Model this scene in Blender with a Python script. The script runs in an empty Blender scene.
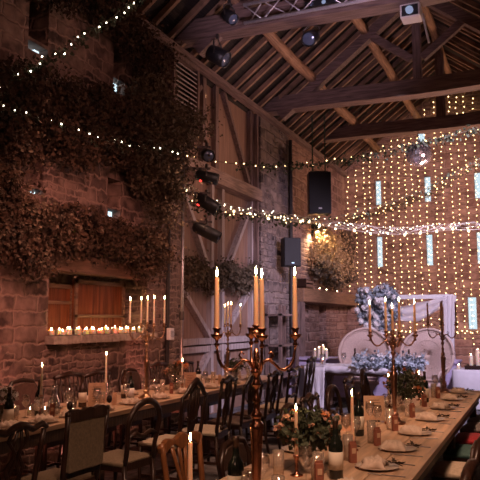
import bpy, bmesh, math, random
from mathutils import Vector, Matrix, Quaternion
sc = bpy.context.scene
COL = sc.collection
PI = math.pi
R = random.Random(7)

# ------------------------------------------------------------------ materials
def new_mat(name):
    m = bpy.data.materials.new(name); m.use_nodes = True
    nt = m.node_tree; nt.nodes.clear()
    out = nt.nodes.new('ShaderNodeOutputMaterial')
    return m, nt, out

def N(nt, t, **kw):
    n = nt.nodes.new(t)
    for k, v in kw.items():
        if k in n.inputs: n.inputs[k].default_value = v
        else: setattr(n, k, v)
    return n

def ramp(nt, stops):
    r = nt.nodes.new('ShaderNodeValToRGB'); e = r.color_ramp.elements
    while len(e) < len(stops): e.new(0.5)
    for i, (p, c) in enumerate(stops):
        e[i].position = p; e[i].color = (*c, 1)
    return r

def mat_plain(name, col, rough=0.6, metal=0.0, vary=0.25, scale=18.0, bump=0.0, stretch=(1, 1, 1), spec=0.5, sheen=0.0):
    m, nt, out = new_mat(name)
    b = N(nt, 'ShaderNodeBsdfPrincipled'); b.inputs['Roughness'].default_value = rough; b.inputs['Metallic'].default_value = metal
    b.inputs['Specular IOR Level'].default_value = spec
    if sheen: b.inputs['Sheen Weight'].default_value = sheen
    tc = N(nt, 'ShaderNodeTexCoord'); mp = N(nt, 'ShaderNodeMapping'); mp.inputs['Scale'].default_value = stretch
    nz = N(nt, 'ShaderNodeTexNoise', Scale=scale, Detail=4.0)
    nt.links.new(tc.outputs['Object'], mp.inputs['Vector']); nt.links.new(mp.outputs[0], nz.inputs['Vector'])
    lo = tuple(c * (1 - vary) for c in col); hi = tuple(min(1, c * (1 + vary)) for c in col)
    r = ramp(nt, [(0.3, lo), (0.7, hi)])
    nt.links.new(nz.outputs['Fac'], r.inputs[0]); nt.links.new(r.outputs[0], b.inputs['Base Color'])
    if bump:
        bp = N(nt, 'ShaderNodeBump', Strength=bump, Distance=0.02)
        nt.links.new(nz.outputs['Fac'], bp.inputs['Height']); nt.links.new(bp.outputs[0], b.inputs['Normal'])
    nt.links.new(b.outputs[0], out.inputs[0])
    return m

def mat_wood(name, col, axis=1, rough=0.55, vary=0.45, scale=6.0, bump=0.3):
    st = [9, 9, 9]; st[axis] = 0.7
    return mat_plain(name, col, rough, 0, vary, scale, bump, tuple(st))

def mat_stone(name, stones, mortar, width=.36, row=.17, bump=0.8, joint=0.012, warp=.10, flat=False):
    m, nt, out = new_mat(name); L = nt.links.new
    b = N(nt, 'ShaderNodeBsdfPrincipled', Roughness=0.9); b.inputs['Specular IOR Level'].default_value = 0.2
    tc = N(nt, 'ShaderNodeTexCoord'); sx = N(nt, 'ShaderNodeSeparateXYZ'); L(tc.outputs['Object'], sx.inputs[0])
    cb = N(nt, 'ShaderNodeCombineXYZ')
    if flat: L(sx.outputs[0], cb.inputs[0]); L(sx.outputs[1], cb.inputs[1])
    else:
        ad0 = N(nt, 'ShaderNodeMath'); L(sx.outputs[0], ad0.inputs[0]); L(sx.outputs[1], ad0.inputs[1]); L(ad0.outputs[0], cb.inputs[0]); L(sx.outputs[2], cb.inputs[1])
    def warped(amount, scale):
        nz = N(nt, 'ShaderNodeTexNoise', Scale=scale, Detail=3.0); L(tc.outputs['Object'], nz.inputs['Vector'])
        mx = N(nt, 'ShaderNodeMixRGB'); mx.blend_type = 'LINEAR_LIGHT'; mx.inputs[0].default_value = amount
        L(cb.outputs[0], mx.inputs[1]); L(nz.outputs['Color'], mx.inputs[2]); return mx.outputs[0]
    vec0 = warped(warp * .3, 1.2)
    nzf = N(nt, 'ShaderNodeTexNoise', Scale=9.0, Detail=3.0); L(tc.outputs['Object'], nzf.inputs['Vector'])
    mxf = N(nt, 'ShaderNodeMixRGB'); mxf.blend_type = 'LINEAR_LIGHT'; mxf.inputs[0].default_value = warp * .42
    L(vec0, mxf.inputs[1]); L(nzf.outputs['Color'], mxf.inputs[2]); vec = mxf.outputs[0]
    def brick(w, h, off, sq, jt):
        k = N(nt, 'ShaderNodeTexBrick'); k.offset = off; k.squash = sq; k.squash_frequency = 3
        k.inputs['Scale'].default_value = 1; k.inputs['Brick Width'].default_value = w; k.inputs['Row Height'].default_value = h
        k.inputs['Mortar Size'].default_value = jt; k.inputs['Mortar Smooth'].default_value = 1.0; k.inputs['Bias'].default_value = 0
        k.inputs['Color1'].default_value = (0, 0, 0, 1); k.inputs['Color2'].default_value = (1, 1, 1, 1); k.inputs['Mortar'].default_value = (.5, .5, .5, 1)
        L(vec, k.inputs['Vector']); return k
    k1 = brick(width, row, .43, 1.5, joint); k2 = brick(width * .62, row * .5, .37, .7, joint * .8)
    sel = N(nt, 'ShaderNodeTexNoise', Scale=1.1, Detail=1.0); L(tc.outputs['Object'], sel.inputs['Vector'])
    th = N(nt, 'ShaderNodeMath'); th.operation = 'GREATER_THAN'; th.inputs[1].default_value = .54; L(sel.outputs['Fac'], th.inputs[0])
    mc = N(nt, 'ShaderNodeMixRGB'); mf = N(nt, 'ShaderNodeMixRGB')
    L(th.outputs[0], mc.inputs[0]); L(k1.outputs['Color'], mc.inputs[1]); L(k2.outputs['Color'], mc.inputs[2])
    L(th.outputs[0], mf.inputs[0]); L(k1.outputs['Fac'], mf.inputs[1]); L(k2.outputs['Fac'], mf.inputs[2])
    n2 = N(nt, 'ShaderNodeTexNoise', Scale=11.0, Detail=7.0); L(tc.outputs['Object'], n2.inputs['Vector'])
    k = len(stones); rp = ramp(nt, [(i / max(1, k - 1), q) for i, q in enumerate(stones)]); L(mc.outputs[0], rp.inputs[0])
    m2 = N(nt, 'ShaderNodeMixRGB'); m2.blend_type = 'OVERLAY'; m2.inputs[0].default_value = 0.7
    L(rp.outputs[0], m2.inputs[1]); L(n2.outputs['Fac'], m2.inputs[2])
    n3 = N(nt, 'ShaderNodeTexNoise', Scale=4.5, Detail=6.0); L(tc.outputs['Object'], n3.inputs['Vector'])
    mm = N(nt, 'ShaderNodeMath'); mm.operation = 'MULTIPLY_ADD'; mm.inputs[1].default_value = 3.6; mm.inputs[2].default_value = -1.62; mm.use_clamp = True
    L(n3.outputs['Fac'], mm.inputs[0])     # smeared lime mortar
    mxx = N(nt, 'ShaderNodeMath'); mxx.operation = 'MAXIMUM'; L(mm.outputs[0], mxx.inputs[0]); L(mf.outputs[0], mxx.inputs[1])
    m3 = N(nt, 'ShaderNodeMixRGB'); m3.inputs[2].default_value = (*mortar, 1)
    L(mxx.outputs[0], m3.inputs[0]); L(m2.outputs[0], m3.inputs[1]); L(m3.outputs[0], b.inputs['Base Color'])
    h1 = N(nt, 'ShaderNodeMath'); h1.operation = 'MULTIPLY_ADD'; h1.inputs[1].default_value = -1.0; L(mf.outputs[0], h1.inputs[0]); L(n2.outputs['Fac'], h1.inputs[2])
    h2 = N(nt, 'ShaderNodeMath'); h2.operation = 'MULTIPLY_ADD'; h2.inputs[1].default_value = 0.6; L(mc.outputs[0], h2.inputs[0]); L(h1.outputs[0], h2.inputs[2])
    bp = N(nt, 'ShaderNodeBump', Strength=bump, Distance=0.03); L(h2.outputs[0], bp.inputs['Height']); L(bp.outputs[0], b.inputs['Normal'])
    L(b.outputs[0], out.inputs[0])
    return m

def mat_emit(name, col, s):
    m, nt, out = new_mat(name)
    e = N(nt, 'ShaderNodeEmission', Strength=s); e.inputs['Color'].default_value = (*col, 1)
    nt.links.new(e.outputs[0], out.inputs[0]); return m

def mat_glass(name, tint=(1, 1, 1), clear=0.86, rough=0.05, haze=0.0):
    m, nt, out = new_mat(name)
    t = N(nt, 'ShaderNodeBsdfTransparent'); t.inputs[0].default_value = (*tint, 1)
    g = N(nt, 'ShaderNodeBsdfGlossy', Roughness=rough)
    lw = N(nt, 'ShaderNodeLayerWeight', Blend=0.35)
    mr = N(nt, 'ShaderNodeMapRange'); mr.inputs['To Min'].default_value = 1 - clear; mr.inputs['To Max'].default_value = 0.75
    nt.links.new(lw.outputs['Facing'], mr.inputs['Value'])
    mx = N(nt, 'ShaderNodeMixShader'); nt.links.new(mr.outputs[0], mx.inputs[0])
    nt.links.new(t.outputs[0], mx.inputs[1]); nt.links.new(g.outputs[0], mx.inputs[2]); nt.links.new(mx.outputs[0], out.inputs[0])
    if haze:
        d = N(nt, 'ShaderNodeBsdfDiffuse'); d.inputs[0].default_value = (.75, .62, .5, 1); hx = N(nt, 'ShaderNodeMixShader'); hx.inputs[0].default_value = haze
        nt.links.new(mx.outputs[0], hx.inputs[1]); nt.links.new(d.outputs[0], hx.inputs[2]); nt.links.new(hx.outputs[0], out.inputs[0])
    return m

def mat_wax(name, col):
    m, nt, out = new_mat(name)
    b = N(nt, 'ShaderNodeBsdfPrincipled', Roughness=0.45); b.inputs['Base Color'].default_value = (*col, 1)
    b.inputs['Subsurface Weight'].default_value = 0.35; b.inputs['Subsurface Radius'].default_value = (0.03, 0.012, 0.005)
    b.inputs['Subsurface Scale'].default_value = 1.0
    nz = N(nt, 'ShaderNodeTexNoise', Scale=30.0); bp = N(nt, 'ShaderNodeBump', Strength=0.08)
    nt.links.new(nz.outputs['Fac'], bp.inputs['Height']); nt.links.new(bp.outputs[0], b.inputs['Normal'])
    nt.links.new(b.outputs[0], out.inputs[0]); return m

M = {}
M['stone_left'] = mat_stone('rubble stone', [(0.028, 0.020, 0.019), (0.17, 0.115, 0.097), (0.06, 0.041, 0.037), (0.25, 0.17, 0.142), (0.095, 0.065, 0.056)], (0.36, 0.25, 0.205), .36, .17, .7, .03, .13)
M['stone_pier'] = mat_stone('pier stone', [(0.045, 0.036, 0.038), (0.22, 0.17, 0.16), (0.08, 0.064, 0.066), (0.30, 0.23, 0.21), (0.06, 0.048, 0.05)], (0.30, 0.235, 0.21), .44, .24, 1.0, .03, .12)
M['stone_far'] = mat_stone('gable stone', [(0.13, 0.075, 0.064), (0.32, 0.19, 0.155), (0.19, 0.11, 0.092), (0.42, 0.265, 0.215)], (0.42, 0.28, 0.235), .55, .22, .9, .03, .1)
M['flag'] = mat_stone('flagstone', [(0.10, 0.095, 0.10), (0.16, 0.15, 0.155), (0.13, 0.12, 0.125)], (0.05, 0.045, 0.045), .9, .6, .3, .015, .04, True)
M['sill_stone'] = mat_plain('pale sill stone', (0.36, 0.30, 0.25), 0.9, 0, 0.35, 14, 0.6)
for ax, nm in enumerate('xyz'):
    M['beam_' + nm] = mat_wood('old beam ' + nm, (0.19, 0.125, 0.11), ax, 0.7, 0.5, 4.0, 0.5)
    M['oak_' + nm] = mat_wood('oak ' + nm, (0.34, 0.19, 0.105), ax, 0.65, 0.4, 4.0, 0.4)
    M['dark_' + nm] = mat_wood('dark wood ' + nm, (0.030, 0.013, 0.008), ax, 0.34, 0.5, 6.0, 0.1)
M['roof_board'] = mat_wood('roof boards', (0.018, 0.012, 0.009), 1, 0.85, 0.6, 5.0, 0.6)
M['rafter'] = mat_plain('rafter', (0.23, 0.135, 0.085), 0.75, 0, 0.6, 3, 0.3)
M['purlin'] = mat_wood('purlin log', (0.33, 0.19, 0.115), 1, 0.7, 0.45, 4.0, 0.6)
M['table_top'] = mat_wood('scrubbed table top', (0.50, 0.33, 0.21), 1, 0.45, 0.3, 3.0, 0.15)
M['table_leg'] = mat_wood('table frame', (0.08, 0.045, 0.028), 2)
M['door_panel'] = mat_wood('door board', (0.27, 0.16, 0.115), 2, 0.75, 0.2, 2.0, 0.2)
M['door_frame'] = mat_wood('door timber', (0.42, 0.35, 0.34), 2, 0.75, 0.3, 3.0, 0.3)
M['shutter'] = mat_plain('shutter', (0.17, 0.052, 0.022), 0.6, 0, 0.4, 3.0, 0.2, (9, 9, .7), 0.15)
M['rail_wood'] = mat_wood('rail timber', (0.27, 0.18, 0.145), 1, 0.75, 0.4, 4.0, 0.4)
M['lintel'] = mat_wood('lintel', (0.18, 0.10, 0.065), 1, 0.75, 0.4, 4.0, 0.5)
M['mantel'] = mat_wood('mantel', (0.24, 0.13, 0.075), 1, 0.6, 0.3, 4.0, 0.3)
M['bright_wood'] = mat_wood('golden mahogany', (0.20, 0.075, 0.028), 2, 0.32, 0.4, 5.0, 0.1)
M['uphol'] = mat_plain('tan upholstery', (0.14, 0.10, 0.062), 0.9, 0, 0.2, 60, 0.15)
M['seat_cream'] = mat_plain('cream seat', (0.42, 0.34, 0.25), 0.9, 0, 0.15, 50, 0.1)
M['seat_grey'] = mat_plain('grey seat', (0.30, 0.27, 0.26), 0.9, 0, 0.15, 50, 0.1)
M['seat_red'] = mat_plain('crimson seat', (0.42, 0.02, 0.03), 0.85, 0, 0.2, 50, 0.1, sheen=0.3)
M['seat_green'] = mat_plain('green seat', (0.05, 0.11, 0.10), 0.85, 0, 0.2, 50, 0.1)
M['seat_dark'] = mat_plain('brown leather seat', (0.07, 0.04, 0.03), 0.4, 0, 0.3, 30, 0.1)
M['copper'] = mat_plain('aged copper', (0.50, 0.24, 0.15), 0.27, 1.0, 0.25, 25)
M['brass'] = mat_plain('tarnished brass', (0.48, 0.30, 0.18), 0.3, 1.0, 0.25, 25)
M['bronze'] = mat_plain('dark bronze', (0.42, 0.23, 0.16), 0.3, 1.0, 0.25, 25)
M['wax_tan'] = mat_wax('caramel wax', (0.86, 0.52, 0.32))
M['wax_rose'] = mat_wax('brown wax', (0.60, 0.36, 0.28))
M['wax_peach'] = mat_wax('peach wax', (0.78, 0.50, 0.33))
M['wax_glow'] = mat_wax('translucent white wax', (0.9, 0.78, 0.6)); M['wax_glow'].node_tree.nodes['Principled BSDF'].inputs['Subsurface Weight'].default_value = 1.0
M['wax_cream'] = mat_wax('cream wax', (0.80, 0.66, 0.50))
M['wick'] = mat_plain('wick', (0.02, 0.015, 0.01), 0.9)
M['flame'] = mat_emit('flame', (1.0, 0.60, 0.27), 110)
M['fairy'] = mat_emit('warm fairy bulb', (1.0, 0.66, 0.30), 7)
M['fairy_white'] = mat_emit('cool fairy bulb', (1.0, 0.88, 0.66), 11)
M['festoon'] = mat_emit('festoon bulb', (1.0, 0.78, 0.45), 5)
M['led_red'] = mat_emit('red indicator', (1.0, 0.04, 0.03), 3)
M['led_blue'] = mat_emit('pale blue badge', (0.5, 0.65, 1.0), 2.0)
M['lamp_warm'] = mat_emit('warm lamp face', (1.0, 0.75, 0.45), 14)
M['lamp_pale'] = mat_emit('pale lens', (0.55, 0.65, 1.0), .45)
M['cable'] = mat_plain('thin cable', (0.10, 0.075, 0.05), 0.6)
M['wire_pale'] = mat_plain('clear wire', (0.45, 0.40, 0.36), 0.4)
M['black'] = mat_plain('black casing', (0.016, 0.016, 0.019), 0.45, 0, 0.2, 40)
M['black_mesh'] = mat_plain('black speaker mesh', (0.008, 0.008, 0.011), 0.6, 0, 0.4, 200, 0.3)
M['blue_grey'] = mat_plain('blue grey lamp glass', (0.14, 0.18, 0.28), 0.15, 0.3, 0.1)
M['steel'] = mat_plain('brushed steel', (0.50, 0.48, 0.50), 0.35, 0.9, 0.15, 30)
M['iron'] = mat_plain('painted iron', (0.10, 0.085, 0.08), 0.5, 0.6, 0.2, 30)
M['alu'] = mat_plain('aluminium truss', (0.72, 0.70, 0.74), 0.4, 0.6, 0.1, 30)
M['white_plastic'] = mat_plain('white plastic', (0.72, 0.70, 0.70), 0.5, 0, 0.06)
M['mirror'] = mat_plain('mirror tiles', (0.80, 0.76, 0.86), 0.16, 0.85, 0.25, 14)
M['glass'] = mat_glass('clear glass', clear=.80)
M['frost'] = mat_glass('hazy glass', (.95, .9, .85), .86, .1, .20)
M['bottle'] = mat_glass('dark green bottle', (0.05, 0.07, 0.045), 0.9)
M['bottle_brown'] = mat_plain('brown bottle', (0.045, 0.022, 0.012), 0.12, 0, 0.1)
M['bottle_black'] = mat_plain('black green bottle', (0.010, 0.013, 0.010), 0.10, 0, 0.1)
M['foil'] = mat_plain('bottle foil', (0.06, 0.035, 0.025), 0.35, 0.5, 0.2)
M['label'] = mat_plain('paper label', (0.66, 0.58, 0.46), 0.8, 0, 0.08, 40)
M['label_white'] = mat_plain('white label', (0.78, 0.74, 0.68), 0.8, 0, 0.06, 40)
M['ink'] = mat_plain('ink', (0.10, 0.06, 0.04), 0.8)
M['kraft'] = mat_plain('kraft card', (0.55, 0.36, 0.23), 0.85, 0, 0.12, 40)
M['terracotta'] = mat_plain('terracotta card', (0.25, 0.085, 0.05), 0.8, 0, 0.15, 40)
M['peach'] = mat_plain('peach paper', (0.78, 0.46, 0.28), 0.8, 0, 0.1, 30)
M['linen'] = mat_plain('linen', (0.54, 0.42, 0.33), 0.9, 0, 0.1, 30, 0.1)
M['china'] = mat_plain('ivory china', (0.52, 0.42, 0.33), 0.2, 0, 0.05)
M['board'] = mat_wood('wooden charger', (0.44, 0.26, 0.14), 0)
M['white_cloth'] = mat_plain('white cloth', (0.66, 0.62, 0.66), 0.9, 0, 0.05, 12)
M['chiffon'] = None
M['rattan'] = mat_plain('pale rattan', (0.56, 0.41, 0.35), 0.7, 0, 0.15, 70, 0.4)
M['white_paint'] = mat_plain('white painted timber', (0.78, 0.74, 0.74), 0.5, 0, 0.06)
M['riser'] = mat_plain('boards tinted by purple light', (0.50, 0.42, 0.62), 0.7, 0, 0.12, 5, 0.1, (0.5, 0.5, 4))  # purple light on the plinth is put into this base colour
M['leaf_dry'] = mat_plain('dried hop leaves', (0.062, 0.036, 0.020), 0.9, 0, 0.7, 5)
M['leaf_pale'] = mat_plain('dried pale flowers', (0.46, 0.32, 0.17), 0.9, 0, 0.5, 9)
M['leaf_green'] = mat_plain('green leaves', (0.045, 0.055, 0.028), 0.7, 0, 0.5, 9)
M['leaf_olive'] = mat_plain('olive dried leaves', (0.12, 0.088, 0.055), 0.8, 0, 0.5, 9)
M['leaf_blue'] = mat_plain('dusty blue leaves', (0.33, 0.37, 0.42), 0.8, 0, 0.5, 7)
M['bloom_white'] = mat_plain('white petals', (0.80, 0.75, 0.74), 0.8, 0, 0.08, 20)
M['bloom_pink'] = mat_plain('dusty pink petals', (0.62, 0.36, 0.25), 0.8, 0, 0.25, 20)
M['bloom_orange'] = mat_plain('burnt orange petals', (0.62, 0.22, 0.07), 0.8, 0, 0.25, 20)
M['stem'] = mat_plain('stem', (0.07, 0.07, 0.03), 0.8)
M['strap'] = mat_plain('green lifting strap', (0.05, 0.09, 0.055), 0.8)
M['pipe'] = mat_plain('black pipe', (0.03, 0.025, 0.025), 0.5)
def _chiffon():
    m, nt, out = new_mat('sheer white fabric')
    d = N(nt, 'ShaderNodeBsdfDiffuse'); d.inputs[0].default_value = (0.85, 0.8, 0.82, 1)
    tl = N(nt, 'ShaderNodeBsdfTranslucent'); tl.inputs[0].default_value = (0.85, 0.8, 0.82, 1)
    t = N(nt, 'ShaderNodeBsdfTransparent')
    wv = N(nt, 'ShaderNodeTexNoise', Scale=200.0)
    a = N(nt, 'ShaderNodeMixShader'); a.inputs[0].default_value = 0.22
    nt.links.new(d.outputs[0], a.inputs[1]); nt.links.new(tl.outputs[0], a.inputs[2])
    mr = N(nt, 'ShaderNodeMapRange'); mr.inputs['To Min'].default_value = 0.75; mr.inputs['To Max'].default_value = 1.0
    nt.links.new(wv.outputs['Fac'], mr.inputs['Value'])
    b = N(nt, 'ShaderNodeMixShader'); nt.links.new(mr.outputs[0], b.inputs[0])
    nt.links.new(t.outputs[0], b.inputs[1]); nt.links.new(a.outputs[0], b.inputs[2]); nt.links.new(b.outputs[0], out.inputs[0])
    return m
M['chiffon'] = _chiffon()

# ------------------------------------------------------------------ mesh helpers
class MB:
    def __init__(s): s.v = []; s.f = []
    def add(s, vs, fs):
        o = len(s.v); s.v += [tuple(v) for v in vs]; s.f += [tuple(i + o for i in f) for f in fs]; return s
    def box(s, c, d, rot=None):
        hx, hy, hz = d[0] / 2, d[1] / 2, d[2] / 2
        vs = [Vector((x, y, z)) for x in (-hx, hx) for y in (-hy, hy) for z in (-hz, hz)]
        if rot is not None: vs = [rot @ v for v in vs]
        c = Vector(c)
        return s.add([v + c for v in vs], [(0, 1, 3, 2), (4, 6, 7, 5), (0, 4, 5, 1), (2, 3, 7, 6), (0, 2, 6, 4), (1, 5, 7, 3)])
    def bar(s, a, b, w, h, up=(0, 0, 1)):
        a, b = Vector(a), Vector(b); x = (b - a); L = x.length; x.normalize(); up = Vector(up)
        if abs(x.dot(up)) > 0.98: up = Vector((0, 1, 0))
        y = up.cross(x).normalized(); z = x.cross(y)
        return s.box((a + b) / 2, (L, w, h), Matrix((x, y, z)).transposed())
    def tube(s, pts, rad, seg=8, flat=1.0, cap=True):
        pts = [Vector(p) for p in pts]; n = len(pts)
        if not hasattr(rad, '__len__'): rad = [rad] * n
        T = [(pts[min(i + 1, n - 1)] - pts[max(i - 1, 0)]).normalized() for i in range(n)]
        u = Vector((0, 0, 1)) if abs(T[0].z) < 0.9 else Vector((0, 1, 0))
        u = (u - T[0] * u.dot(T[0])).normalized(); vs = []; fs = []
        for i in range(n):
            u = (u - T[i] * u.dot(T[i]))
            u = u.normalized() if u.length > 1e-6 else T[i].orthogonal().normalized()
            w = T[i].cross(u)
            for k in range(seg):
                a = 2 * PI * k / seg; vs.append(pts[i] + u * (math.cos(a) * rad[i] * flat) + w * (math.sin(a) * rad[i]))
        for i in range(n - 1):
            for k in range(seg):
                a, b = i * seg + k, i * seg + (k + 1) % seg; fs.append((a, b, b + seg, a + seg))
        if cap: fs += [tuple(range(seg - 1, -1, -1)), tuple((n - 1) * seg + k for k in range(seg))]
        return s.add(vs, fs)
    def lathe(s, prof, c=(0, 0, 0), seg=16, close=False):
        c = Vector(c); vs = []; fs = []; n = len(prof)
        for r, z in prof:
            for k in range(seg):
                a = 2 * PI * k / seg; vs.append(c + Vector((r * math.cos(a), r * math.sin(a), z)))
        for i in range(n if close else n - 1):
            j = (i + 1) % n
            for k in range(seg):
                a, b = i * seg + k, i * seg + (k + 1) % seg; e, d = j * seg + k, j * seg + (k + 1) % seg
                fs.append((a, b, d, e))
        if not close:
            fs += [tuple(range(seg - 1, -1, -1)), tuple((n - 1) * seg + k for k in range(seg))]
        return s.add(vs, fs)
    def ball(s, c, r, seg=8, rings=5, sz=1.0):
        return s.lathe([(max(1e-4, r * math.sin(PI * i / rings)), -r * sz * math.cos(PI * i / rings)) for i in range(rings + 1)], c, seg)
    def leaf(s, c, d, n, L, w):
        d = d.normalized(); n = (n - d * n.dot(d)); n = n.normalized() if n.length > 1e-5 else d.orthogonal().normalized()
        x = d.cross(n); c = Vector(c)
        return s.add([c, c + d * L * .5 + x * w + n * w * .35, c + d * L, c + d * L * .5 - x * w + n * w * .35], [(0, 1, 2), (0, 2, 3)])
    def prism(s, poly, y0, y1):   # poly of (x,z), extruded along y
        n = len(poly); vs = [(x, y0, z) for x, z in poly] + [(x, y1, z) for x, z in poly]
        return s.add(vs, [tuple(range(n)), tuple(range(2 * n - 1, n - 1, -1))] + [(i, i + n, (i + 1) % n + n, (i + 1) % n) for i in range(n)])
    def ring_prism(s, outer, inner, y0, y1):   # two loops of (x,z) with equal counts, frame extruded along y
        n = len(outer); vs = [(x, y, z) for lp, y in ((outer, y0), (inner, y0), (outer, y1), (inner, y1)) for x, z in lp]; fs = []
        for i in range(n):
            j = (i + 1) % n
            fs += [(i, j, n + j, n + i), (2 * n + i, 3 * n + i, 3 * n + j, 2 * n + j), (i, 2 * n + i, 2 * n + j, j), (n + i, n + j, 3 * n + j, 3 * n + i)]
        return s.add(vs, fs)
    def mesh(s, name, m, smooth=False):
        me = bpy.data.meshes.new(name); me.from_pydata(s.v, [], s.f)
        bm = bmesh.new(); bm.from_mesh(me); bmesh.ops.recalc_face_normals(bm, faces=bm.faces); bm.to_mesh(me); bm.free()
        me.materials.append(m)
        if smooth:
            for p in me.polygons: p.use_smooth = True
        return me

def link(name, me, parent=None, loc=(0, 0, 0), rot=(0, 0, 0)):
    o = bpy.data.objects.new(name, me); COL.objects.link(o); o.location = loc; o.rotation_euler = rot
    if parent: o.parent = parent
    return o
def obj(name, mb, m, parent=None, smooth=False, loc=(0, 0, 0), rot=(0, 0, 0), bevel=0.0):
    o = link(name, mb.mesh(name, M[m] if isinstance(m, str) else m, smooth), parent, loc, rot)
    if bevel:
        b = o.modifiers.new('bevel', 'BEVEL'); b.width = bevel; b.segments = 2; b.limit_method = 'ANGLE'
    return o
def tag(o, label, cat, group=None, kind=None):
    o['label'] = label; o['category'] = cat
    if group: o['group'] = group
    if kind: o['kind'] = kind
    return o
def thing(name, label, cat, loc=(0, 0, 0), rz=0.0, group=None):
    o = bpy.data.objects.new(name, None); COL.objects.link(o); o.location = loc; o.rotation_euler = (0, 0, rz); o.empty_display_size = 0.1
    return tag(o, label, cat, group)
def struct(name, mb, m, smooth=False, parent=None, bevel=0.0):
    o = obj(name, mb, m, parent, smooth, bevel=bevel)
    if not parent: o['kind'] = 'structure'
    return o
KIDS = {}
def dup(root, loc, rz=None, label=None, group=None):
    def cp(o, par):
        c = o.copy(); COL.objects.link(c)
        if par: c.parent = par
        for ch in o.children: cp(ch, c)
        return c
    r = cp(root, None); r.location = loc
    if rz is not None: r.rotation_euler = (0, 0, rz)
    if label: r['label'] = label
    if group: r['group'] = group
    return r
ORD = ['first', 'second', 'third', 'fourth', 'fifth', 'sixth', 'seventh', 'eighth', 'ninth', 'tenth', 'eleventh', 'twelfth', 'thirteenth', 'fourteenth',
       'fifteenth', 'sixteenth', 'seventeenth', 'eighteenth', 'nineteenth', 'twentieth', 'twenty-first', 'twenty-second', 'twenty-third', 'twenty-fourth', 'twenty-fifth', 'twenty-sixth', 'twenty-seventh']

# ------------------------------------------------------------------ the setting
XL, XR, YB, YF = -5.0, 1.2, -3.0, 19.0
EAVE, RIDX, SL = 5.85, -1.9, 0.766
RIDZ = EAVE + SL * (RIDX - XL)

def wall_cells(name, m, to3, u0, u1, z0, z1, holes, through=False, T=.62, skin=True):
    """a wall face with rectangular recesses; to3(u, depth, z) gives the point"""
    us = sorted({u0, u1, *[h[0] for h in holes], *[h[1] for h in holes]}); zs = sorted({z0, z1, *[h[2] for h in holes], *[h[3] for h in holes]})
    b = MB()
    def q(p): b.add(p, [(0, 1, 2, 3)])
    for i in range(len(us) - 1):
        for j in range(len(zs) - 1):
            cu, cz = (us[i] + us[i + 1]) / 2, (zs[j] + zs[j + 1]) / 2
            if any(h[0] < cu < h[1] and h[2] < cz < h[3] for h in holes): continue
            q([to3(us[i], 0, zs[j]), to3(us[i + 1], 0, zs[j]), to3(us[i + 1], 0, zs[j + 1]), to3(us[i], 0, zs[j + 1])])
    for a, c, d, e, dep in holes:
        q([to3(a, 0, d), to3(a, dep, d), to3(a, dep, e), to3(a, 0, e)]); q([to3(c, 0, d), to3(c, dep, d), to3(c, dep, e), to3(c, 0, e)])
        q([to3(a, 0, d), to3(c, 0, d), to3(c, dep, d), to3(a, dep, d)]); q([to3(a, 0, e), to3(c, 0, e), to3(c, dep, e), to3(a, dep, e)])
        if not through and dep != .13: q([to3(a, dep, d), to3(c, dep, d), to3(c, dep, e), to3(a, dep, e)])
    if True:   # outer skin so the wall has thickness
        q([to3(u0, 0, z0), to3(u0, T, z0), to3(u0, T, z1), to3(u0, 0, z1)]); q([to3(u1, 0, z0), to3(u1, T, z0), to3(u1, T, z1), to3(u1, 0, z1)])
        q([to3(u0, 0, z1), to3(u1, 0, z1), to3(u1, T, z1), to3(u0, T, z1)])
        if not skin: pass
        elif not through: q([to3(u0, T, z0), to3(u1, T, z0), to3(u1, T, z1), to3(u0, T, z1)])
        else:
            for i in range(len(us) - 1):
                for j in range(len(zs) - 1):
                    cu, cz = (us[i] + us[i + 1]) / 2, (zs[j] + zs[j + 1]) / 2
                    if any(h[0] < cu < h[1] and h[2] < cz < h[3] for h in holes): continue
                    q([to3(us[i], T, zs[j]), to3(us[i + 1], T, zs[j]), to3(us[i + 1], T, zs[j + 1]), to3(us[i], T, zs[j + 1])])
    o = link(name, b.mesh(name, m)); o['kind'] = 'structure'
    return o

left = lambda u, d, z: (XL - d, u, z)
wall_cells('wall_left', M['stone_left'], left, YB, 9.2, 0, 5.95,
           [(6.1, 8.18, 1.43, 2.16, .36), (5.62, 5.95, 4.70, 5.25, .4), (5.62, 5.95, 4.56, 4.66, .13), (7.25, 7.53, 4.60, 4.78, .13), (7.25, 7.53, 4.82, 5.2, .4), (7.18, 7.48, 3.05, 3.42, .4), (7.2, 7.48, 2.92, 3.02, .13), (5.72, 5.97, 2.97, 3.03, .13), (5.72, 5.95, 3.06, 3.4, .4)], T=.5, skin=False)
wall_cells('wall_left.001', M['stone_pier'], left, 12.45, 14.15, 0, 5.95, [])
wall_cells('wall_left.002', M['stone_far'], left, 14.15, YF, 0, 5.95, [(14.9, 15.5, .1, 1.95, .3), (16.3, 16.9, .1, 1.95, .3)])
holes = []
for x in (-4.05, -2.68, -1.36, -.05):
    holes += [(x - .088, x + .088, 4.84, 5.56, .2), (x - .088, x + .088, 3.08, 3.94, .2)]
holes += [(-2.90, -2.71, 6.48, 6.95, .2), (-1.74, -1.52, 1.36, 2.2, .2)]
wall_cells('wall_far', M['stone_far'], lambda u, d, z: (u, YF + d, z), XL - .6, XR + .6, 0, 9.2, holes, True, T=.2)
wall_cells('wall_right', M['stone_far'], lambda u, d, z: (XR + d, u, z), YB, YF, 0, 5.95, [])
wall_cells('wall_back', M['stone_left'], lambda u, d, z: (u, YB - d, z), XL - .6, XR + .6, 0, 9.2, [])
b = MB(); b.box(((XL + XR) / 2, 8, -.05), (7.6, 23.6, .1)); struct('floor', b, 'flag')
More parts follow.
